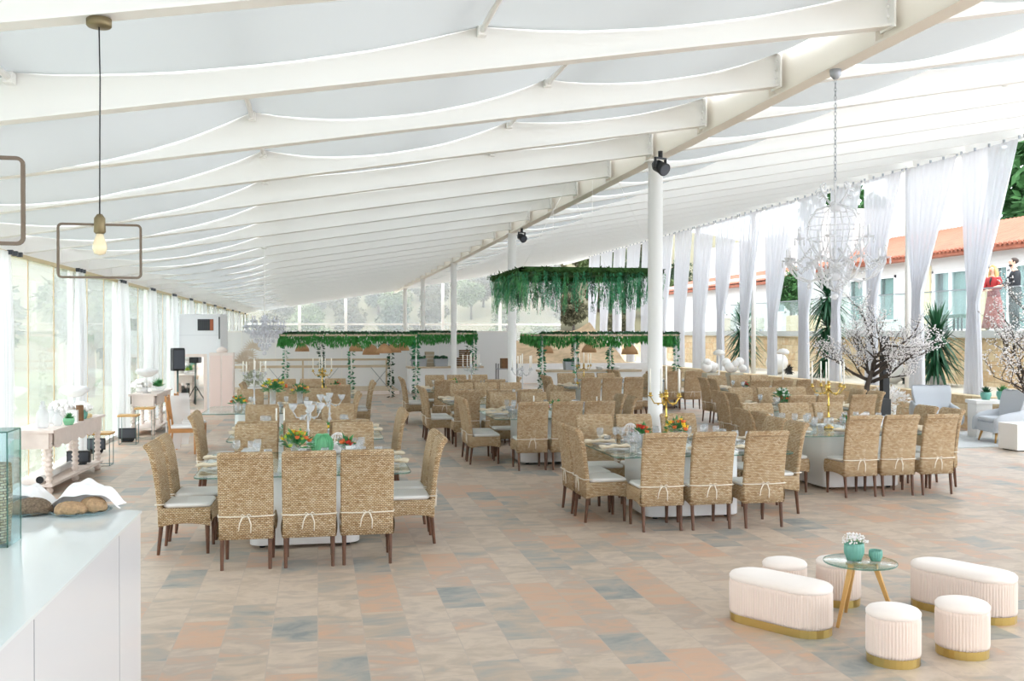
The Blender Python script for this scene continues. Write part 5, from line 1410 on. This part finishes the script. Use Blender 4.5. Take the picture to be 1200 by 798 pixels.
def blossom_tree(lab, loc, seed, R=.85, ztop=3.05, pot=black, tall=.38):
    t = thing('blossom_tree', lab, 'tree', loc); rnd = random.Random(seed)
    mb('prism', rrect(.5,.5,.02), 0, .78 if pot is black else .42, .01).build('planter', pot, t)
    tr, tw, bl = MB(), MB(), MB()
    base = Vector((0,0,.35)); z1 = 1.35
    tr.tube([(0,0,.35),(-.09,.0,.7),(-.12,.02,1.0),(.0,0,z1)], [.075,.062,.052,.045], 9)
    def branch(p, d, L, r, dep):
        pts = [p]; q = p.copy(); dd = d.copy()
        for k in range(4):
            dd = (dd + Vector((rnd.uniform(-.35,.35), rnd.uniform(-.35,.35), rnd.uniform(-.12,.28)))).normalized(); q = q + dd*L/4; pts.append(q.copy())
        (tr if dep == 0 else tw).tube([tuple(x) for x in pts], [r*1.35*(1-.17*k) for k in range(5)], 6 if dep < 2 else 3)
        if dep < 3:
            for k in range((4,4,4)[dep]):
                f = pts[1+k % 4]; nd = (dd + Vector((rnd.uniform(-1,1), rnd.uniform(-1,1), rnd.uniform(-.4,.7)))).normalized()
                branch(f, nd, L*.62, r*.5, dep+1)
        if dep >= 2:
            for x in pts[1:]:
                for _ in range(2):
                    c = x + Vector((rnd.uniform(-.03,.03),)*3); c = x + Vector((rnd.uniform(-.04,.04), rnd.uniform(-.04,.04), rnd.uniform(-.04,.04)))
                    bl.ball(tuple(c), rnd.uniform(.009,.017), 5, 3)
    for k in range(6):
        a = 2*PI*k/6+rnd.random(); branch(Vector((0,0,z1-.12*(k % 3))), Vector((cos(a)*.9, sin(a)*.9, tall)).normalized(), R*.78, .032, 0)
    branch(Vector((0,0,z1)), Vector((.1,0,1)), R*.85, .03, 0)
    tr.build('trunk', bark, t); tw.build('twigs', bark, t); bl.build('blossoms', blossom, t); return t
blossom_tree('blossoming tree with curved trunk in a black planter at centre right', (10.75, 17.9, 0), 3, 1.0)
bt = blossom_tree('blossoming tree cut off by the right edge of the photo', (11.2, 13.5, 0), 7, 1.5, pot=W); bt.scale = (1, 1, .80)
t = thing('black_post', 'slim black post beside the trunk of the blossom tree', 'post', (11.25, 18.3, 0)); mb('box',-.07,.07,-.07,.07,.02,2.0).build('shaft', black, t); mb('box',-.18,.18,-.18,.18,0,.02).build('foot_plate', black, t)
def sphere_lamp(x, y, z, r, lab):
    t = thing('white_sphere', lab, 'sphere ornament', (x, y, z)); mb('ball', (0,0,r), r, 28, 18).build('globe', W, t); mb('lathe', [(r*.4,0),(r*.42,.03)], n=16).build('ring_base', W, t)
    m = MB(); rnd = random.Random(int(x*10))
    for k in range(46): a = rnd.random()*6.28; m.leaf((.28,-.22,.12), (cos(a), -.3, sin(a)), rnd.uniform(.15,.28), .05, Vector((0,1,.2)))
    m.build('dark_leaves', black, t)
sphere_lamp(15.1, 24.2, LZ-.002, .33, 'large white sphere on the ledge beside the blossom tree trunk'); sphere_lamp(14.9, 30.6, LZ-.002, .36, 'large white sphere on the ledge left of the chandelier')
t = thing('pampas_grass', 'white feathery pampas plumes left of the front-facing armchair', 'dried plant', (12.3, 19.9, 0)); mb('lathe', [(.16,0),(.2,.5),(.16,.5)], n=14).build('vase', W, t); rnd = random.Random(9); m = MB()
for k in range(46):
    a = rnd.random()*6.28; e = rnd.uniform(.35,1.4); d = Vector((cos(a)*cos(e), sin(a)*cos(e), sin(e))); 
    for j in range(26):
        f = j/26; p = Vector((0,0,.5))+d*.62*f - Vector((0,0,.25*f*f)); b = rnd.random()*6.28
        m.leaf(p, (d+Vector((cos(b)*.6,sin(b)*.6,sin(b*2)*.5))).normalized(), .09, .02, Vector((cos(b),sin(b),0)))
m.build('plumes', white_fluff, t)
t = thing('dry_shrub', 'bare beige twiggy shrub behind the front right chairs', 'dried plant', (11.35, 18.9, 0)); mb('lathe', [(.14,0),(.17,.25),(.15,.25)], n=14).build('pot', beigewood, t); rnd = random.Random(12); m = MB()
for k in range(90):
    a = rnd.random()*6.28; e = rnd.uniform(.3,1.45); d = Vector((cos(a)*cos(e), sin(a)*cos(e), sin(e))); q = d*rnd.uniform(.5,.85)
    m.tube([(0,0,.22), tuple(q*.5+Vector((0,0,.22+rnd.uniform(-.04,.04)))), tuple(q+Vector((rnd.uniform(-.06,.06),rnd.uniform(-.06,.06),.22)))], [.007,.005,.002], 3)
    for j in range(6): m.leaf(tuple(q*rnd.uniform(.4,1)+Vector((0,0,.22))), (rnd.uniform(-1,1),rnd.uniform(-1,1),rnd.uniform(-.5,1)), .09, .04)
m.build('twigs', basic('dry_twig', hexc(206,188,158), .9), t)
# plinths with white flower clouds at the far right
for k, (x, y) in enumerate(((12.0,29.2),(12.75,29.1))):
    t = thing('flower_plinth', 'grey-beige plinth topped by white flower clouds, %s of the pair at the far right' % ('left' if k == 0 else 'right'), 'plinth', (x, y, 0), 0, 'flower plinths')
    mb('prism', rrect(.42,.42,.01), 0, .82, .004).build('body', basic('greige_plinth', hexc(196,190,174), .8) if 'greige_plinth' not in MATS else MATS['greige_plinth'], t)
    m = MB(); rnd = random.Random(31+k)
    for j in range(9): m.ball((rnd.uniform(-.24,.24), rnd.uniform(-.2,.2), .93+rnd.uniform(0,.24)), rnd.uniform(.10,.16), 12, 8)
    m.build('white_cloud', white_fluff, t)
for k, (x, y, z, h, lab) in enumerate(((12.3,24.9,0,1.5,'slim white stand with a mushroom-shaped white lamp, right one'),(11.1,26.4,0,1.45,'slim white stand with a mushroom-shaped white lamp, left one'))):
    t = thing('mushroom_lamp', lab, 'floor lamp', (x, y, z)); mb('tube', [(0,0,0),(0,0,h)], .02, 8).build('pole', W, t); mb('lathe', [(.02,h-.02),(.16,h+.0),(.17,h+.06),(.10,h+.13),(.001,h+.15)], n=18).build('cap', W, t); mb('lathe', [(.15,0),(.15,.02)], n=16).build('foot', W, t)
# terrace: planter box, bench, lamps on stands
t = thing('planter_box', 'sandy beige planter box on the terrace behind the chandelier', 'planter', (19.0, 36.2, 2.13)); mb('prism', rrect(1.2,1.6,.02), 0, .62, .01).build('box', basic('sandstone_planter', hexc(206,184,146), .9), t); mb('box',-.55,.55,-.75,.75,.6,.61).build('soil', dark_wood, t)
t = thing('planter_box', 'grey planter box on the terrace left of the sandy one', 'planter', (19.0, 42.5, 2.13)); mb('prism', rrect(1.2,2.0,.02), 0, .62, .01).build('box', basic('greyish_planter', hexc(184,180,164), .9), t); mb('box',-.55,.55,-.9,.9,.6,.61).build('soil', dark_wood, t)
t = thing('terrace_bench', 'dark green bench on the terrace before the sliding door', 'bench', (19.4, 27.9, 2.13)); mb('box', -.25,.25,-.95,.95,.40,.50).build('seat', basic('dark_green_cushion', hexc(62,92,78), .7), t)
for sx in (-1,1):
    for y in (-.85,-.1,.1,.85): mb('box', sx*.2-.02, sx*.2+.02, y-.02, y+.02, 0, .40).build('leg', black, t)

# ------------------------------------------------------------------ the couple on the terrace
def skin_body(name, joints, edges, mat, parent, lvl=2):
    me = bpy.data.meshes.new(name); keys = list(joints)
    me.from_pydata([joints[k][0] for k in keys], [(keys.index(a), keys.index(b)) for a, b in edges], [])
    bm = bmesh.new(); bm.from_mesh(me); lay = bm.verts.layers.skin.verify()
    for v, k in zip(bm.verts, keys):
        r = joints[k][1]; v[lay].radius = (r, r) if not hasattr(r, '__len__') else r
        v[lay].use_root = (k == keys[0])
    bm.to_mesh(me); bm.free()
    o = bpy.data.objects.new(name, me); COL.objects.link(o)
    o.modifiers.new('skin', 'SKIN').use_smooth_shade = True
    s = o.modifiers.new('sub', 'SUBSURF'); s.levels = lvl; s.render_levels = lvl
    dg = bpy.context.evaluated_depsgraph_get(); me2 = bpy.data.meshes.new_from_object(o.evaluated_get(dg)); o.modifiers.clear(); o.data = me2
    me2.name = name; me2.materials.clear(); me2.materials.append(mat); me2.polygons.foreach_set('use_smooth', [True]*len(me2.polygons)); o.parent = parent
    return o
def person(lab, loc, rz, hgt, woman):
    """stands facing +y, hands on a rail ahead; origin between the feet"""
    t = thing('person', lab, 'person', loc, rz); s = hgt/1.8
    sh = .17 if woman else .205
    J = {'pelvis':((0,0,.95),(.15,.11)),'waist':((0,.01,1.12),(.115 if woman else .145,.10)),'chest':((0,.03,1.32),(.15 if woman else .175,.115)),'neckb':((0,.02,1.49),.065),'neck':((0,.04,1.56),.05),
         'jaw':((0,.075,1.63),(.062,.068)),'head':((0,.06,1.70),(.078,.095)),'crown':((0,.05,1.765),(.06,.075))}
    E = [('pelvis','waist'),('waist','chest'),('chest','neckb'),('neckb','neck'),('neck','jaw'),('jaw','head'),('head','crown')]
    for q, n in ((-1,'l'),(1,'r')):
        J['s'+n] = ((q*sh,.02,1.44),.058); J['e'+n] = ((q*(sh+.07),.10,1.17),.042); J['w'+n] = ((q*.13,.33,1.11),.028); J['h'+n] = ((q*.09,.40,1.10),(.034,.018))
        E += [('neckb','s'+n),('s'+n,'e'+n),('e'+n,'w'+n),('w'+n,'h'+n)]
        for f, (dx, L) in enumerate(((-.028,.062),(-.009,.072),(.009,.068),(.026,.052))):
            J['f%d%s' % (f,n)] = ((q*.09+dx,.44,1.10),.0095); J['g%d%s' % (f,n)] = ((q*.09+dx*1.1,.44+L*.6,1.085),.008); J['i%d%s' % (f,n)] = ((q*.09+dx*1.1,.44+L*.7,1.055),.007)
            E += [('h'+n,'f%d%s' % (f,n)),('f%d%s' % (f,n),'g%d%s' % (f,n)),('g%d%s' % (f,n),'i%d%s' % (f,n))]
        J['t'+n] = ((q*.09-q*.045,.39,1.09),.010); J['u'+n] = ((q*.09-q*.062,.42,1.07),.008); E += [('h'+n,'t'+n),('t'+n,'u'+n)]
        J['hip'+n] = ((q*.10,0,.90),.09); J['k'+n] = ((q*.11,.03,.50),.062); J['a'+n] = ((q*.11,0,.09),.04); J['toe'+n] = ((q*.13,.16,.035),(.04,.03))
        E += [('pelvis','hip'+n),('hip'+n,'k'+n),('k'+n,'a'+n),('a'+n,'toe'+n)]
    for k in J: p, r = J[k]; J[k] = (tuple(c*s for c in p), tuple(c*s for c in r) if hasattr(r,'__len__') else r*s)
    b = skin_body('body', J, E, skin, t)
    # face: nose, ears, eyes, mouth
    m = MB(); m.ball((0,.155*s,1.69*s), .014*s, 8, 6, .8, 1.3, 1.6); 
    for q in (-1,1): m.ball((q*.083*s,.05*s,1.69*s), .022*s, 8, 6, .4, .7, 1.2)
    m.build('nose_and_ears', skin, t)
    m = MB()
    for q in (-1,1): m.ball((q*.032*s,.142*s,1.715*s), .009*s, 8, 5, 1.3, .6, .7)
    m.build('eyes', hair_d, t)
    mb('ball', (0,.14*s,1.65*s), .012*s, 8, 5, 1.8, .6, .5).build('mouth', redp if woman else skin, t)
    def shell(rs, mat, name):
        m = MB(); m.loft([[(cx+a*cos(2*PI*k/20), cy+c*sin(2*PI*k/20), z) for k in range(20)] for cx, cy, z, a, c in [tuple(q*s for q in r) for r in rs]], True, True); return m.build(name, mat, t)
    cm = redcloth if woman else tux
    shell([(0,.0,.88,.185,.15),(0,.01,1.0,.18,.145),(0,.015,1.12,.145 if woman else .175,.13),(0,.03,1.32,.19 if woman else .215,.15),(0,.02,1.44,.19 if woman else .225,.12),(0,.02,1.50,.11,.08),(0,.02,1.52,.07,.065)], cm, 'jacket')
    m = MB()
    for q in (-1,1): m.tube([(q*(sh-.03)*s,.02*s,1.46*s),(q*(sh+.02)*s,.03*s,1.36*s),(q*(sh+.07)*s,.10*s,1.17*s),(q*.16*s,.26*s,1.13*s),(q*.135*s,.32*s,1.115*s)], [.066*s,.072*s,.06*s,.048*s,.044*s], 12)
    m.build('sleeves', cm, t)
    if woman:
        m = MB(); rs = []
        for z, r in ((1.0,.165),(.85,.20),(.55,.25),(.25,.30),(.06,.34)):
            rs.append([((r*(1+.05*sin(9*2*PI*k/60)*(1.05-z)))*cos(2*PI*k/60)*s, (r*.85*(1+.05*sin(9*2*PI*k/60)*(1.05-z)))*sin(2*PI*k/60)*s, z*s) for k in range(60)])
        m.loft(rs, True); m.build('long_skirt', rosecloth, t)
        m = MB(); m.ball((0,.03*s,1.735*s), .098*s, 16, 10, 1, 1.05, .9)
        m.tube([(0,-.05*s,1.72*s),(0,-.075*s,1.6*s),(0,-.075*s,1.45*s),(0,-.085*s,1.35*s)], [.07*s,.085*s,.08*s,.04*s], 12)
        for q in (-1,1): m.tube([(q*.07*s,.06*s,1.74*s),(q*.092*s,.05*s,1.62*s),(q*.095*s,.06*s,1.50*s),(q*.08*s,.07*s,1.42*s)], [.03*s,.038*s,.036*s,.016*s], 8)
        m.v = [(x, y - (.03*s if y > .10*s and z > 1.66*s else 0), z) for x, y, z in m.v]
        m.build('hair', hair_b, t)
        m = MB(); m.tube([(-.02*s,.15*s,1.47*s),(0,.16*s,1.36*s),(.0,.165*s,1.25*s)], [.02*s,.03*s,.012*s], 8); m.build('dark_scarf', tux, t)
    else:
        for q in (-1,1):
            m = MB(); m.tube([(q*.10*s,0,.93*s),(q*.11*s,.03*s,.5*s),(q*.11*s,0,.07*s)], [.105*s,.082*s,.07*s], 14); m.build('trouser_leg', tux, t)
            m = MB(); m.ball((q*.125*s,.07*s,.045*s), .05*s, 12, 8, 1, 2.6, .85); m.build('shoe', black, t)
        m = MB(); m.ball((0,.02*s,1.735*s), .096*s, 16, 10, 1, 1.05, .86); m.v = [(x, min(y,.085*s), z) for x, y, z in m.v]; m.build('hair', hair_d, t)
        m = MB(); m.ball((0,.10*s,1.62*s), .055*s, 12, 8, 1.1, 1, .7); m.build('beard', hair_d, t)
        m = MB(); i = [m.vert(p) for p in ((-.05*s,.155*s,1.49*s),(.05*s,.155*s,1.49*s),(.012*s,.187*s,1.18*s),(-.012*s,.187*s,1.18*s),(-.05*s,.10*s,1.50*s),(.05*s,.10*s,1.50*s),(.012*s,.12*s,1.18*s),(-.012*s,.12*s,1.18*s))]
        for q in ((0,1,2,3),(4,7,6,5),(0,3,7,4),(1,5,6,2),(0,4,5,1)): m.face([i[k] for k in q])
        m.build('shirt_front', plate_m, t)
        m = MB()
        for q in (-1,1): m.loft([[(0,.165*s,1.497*s),(0,.175*s,1.497*s),(0,.175*s,1.507*s),(0,.165*s,1.507*s)],[(q*.055*s,.16*s,1.475*s),(q*.055*s,.175*s,1.475*s),(q*.055*s,.175*s,1.53*s),(q*.055*s,.16*s,1.53*s)]], False)
        m.build('bow_tie', black, t)
    return t
person('woman in red jacket and long rose skirt leaning on the terrace railing', (17.42, 23.22, 2.13), PI/2+.35, 1.70, True)
person('man in black suit and bow tie leaning on the terrace railing', (17.43, 22.42, 2.13), PI/2-.45+.15, 1.84, False)
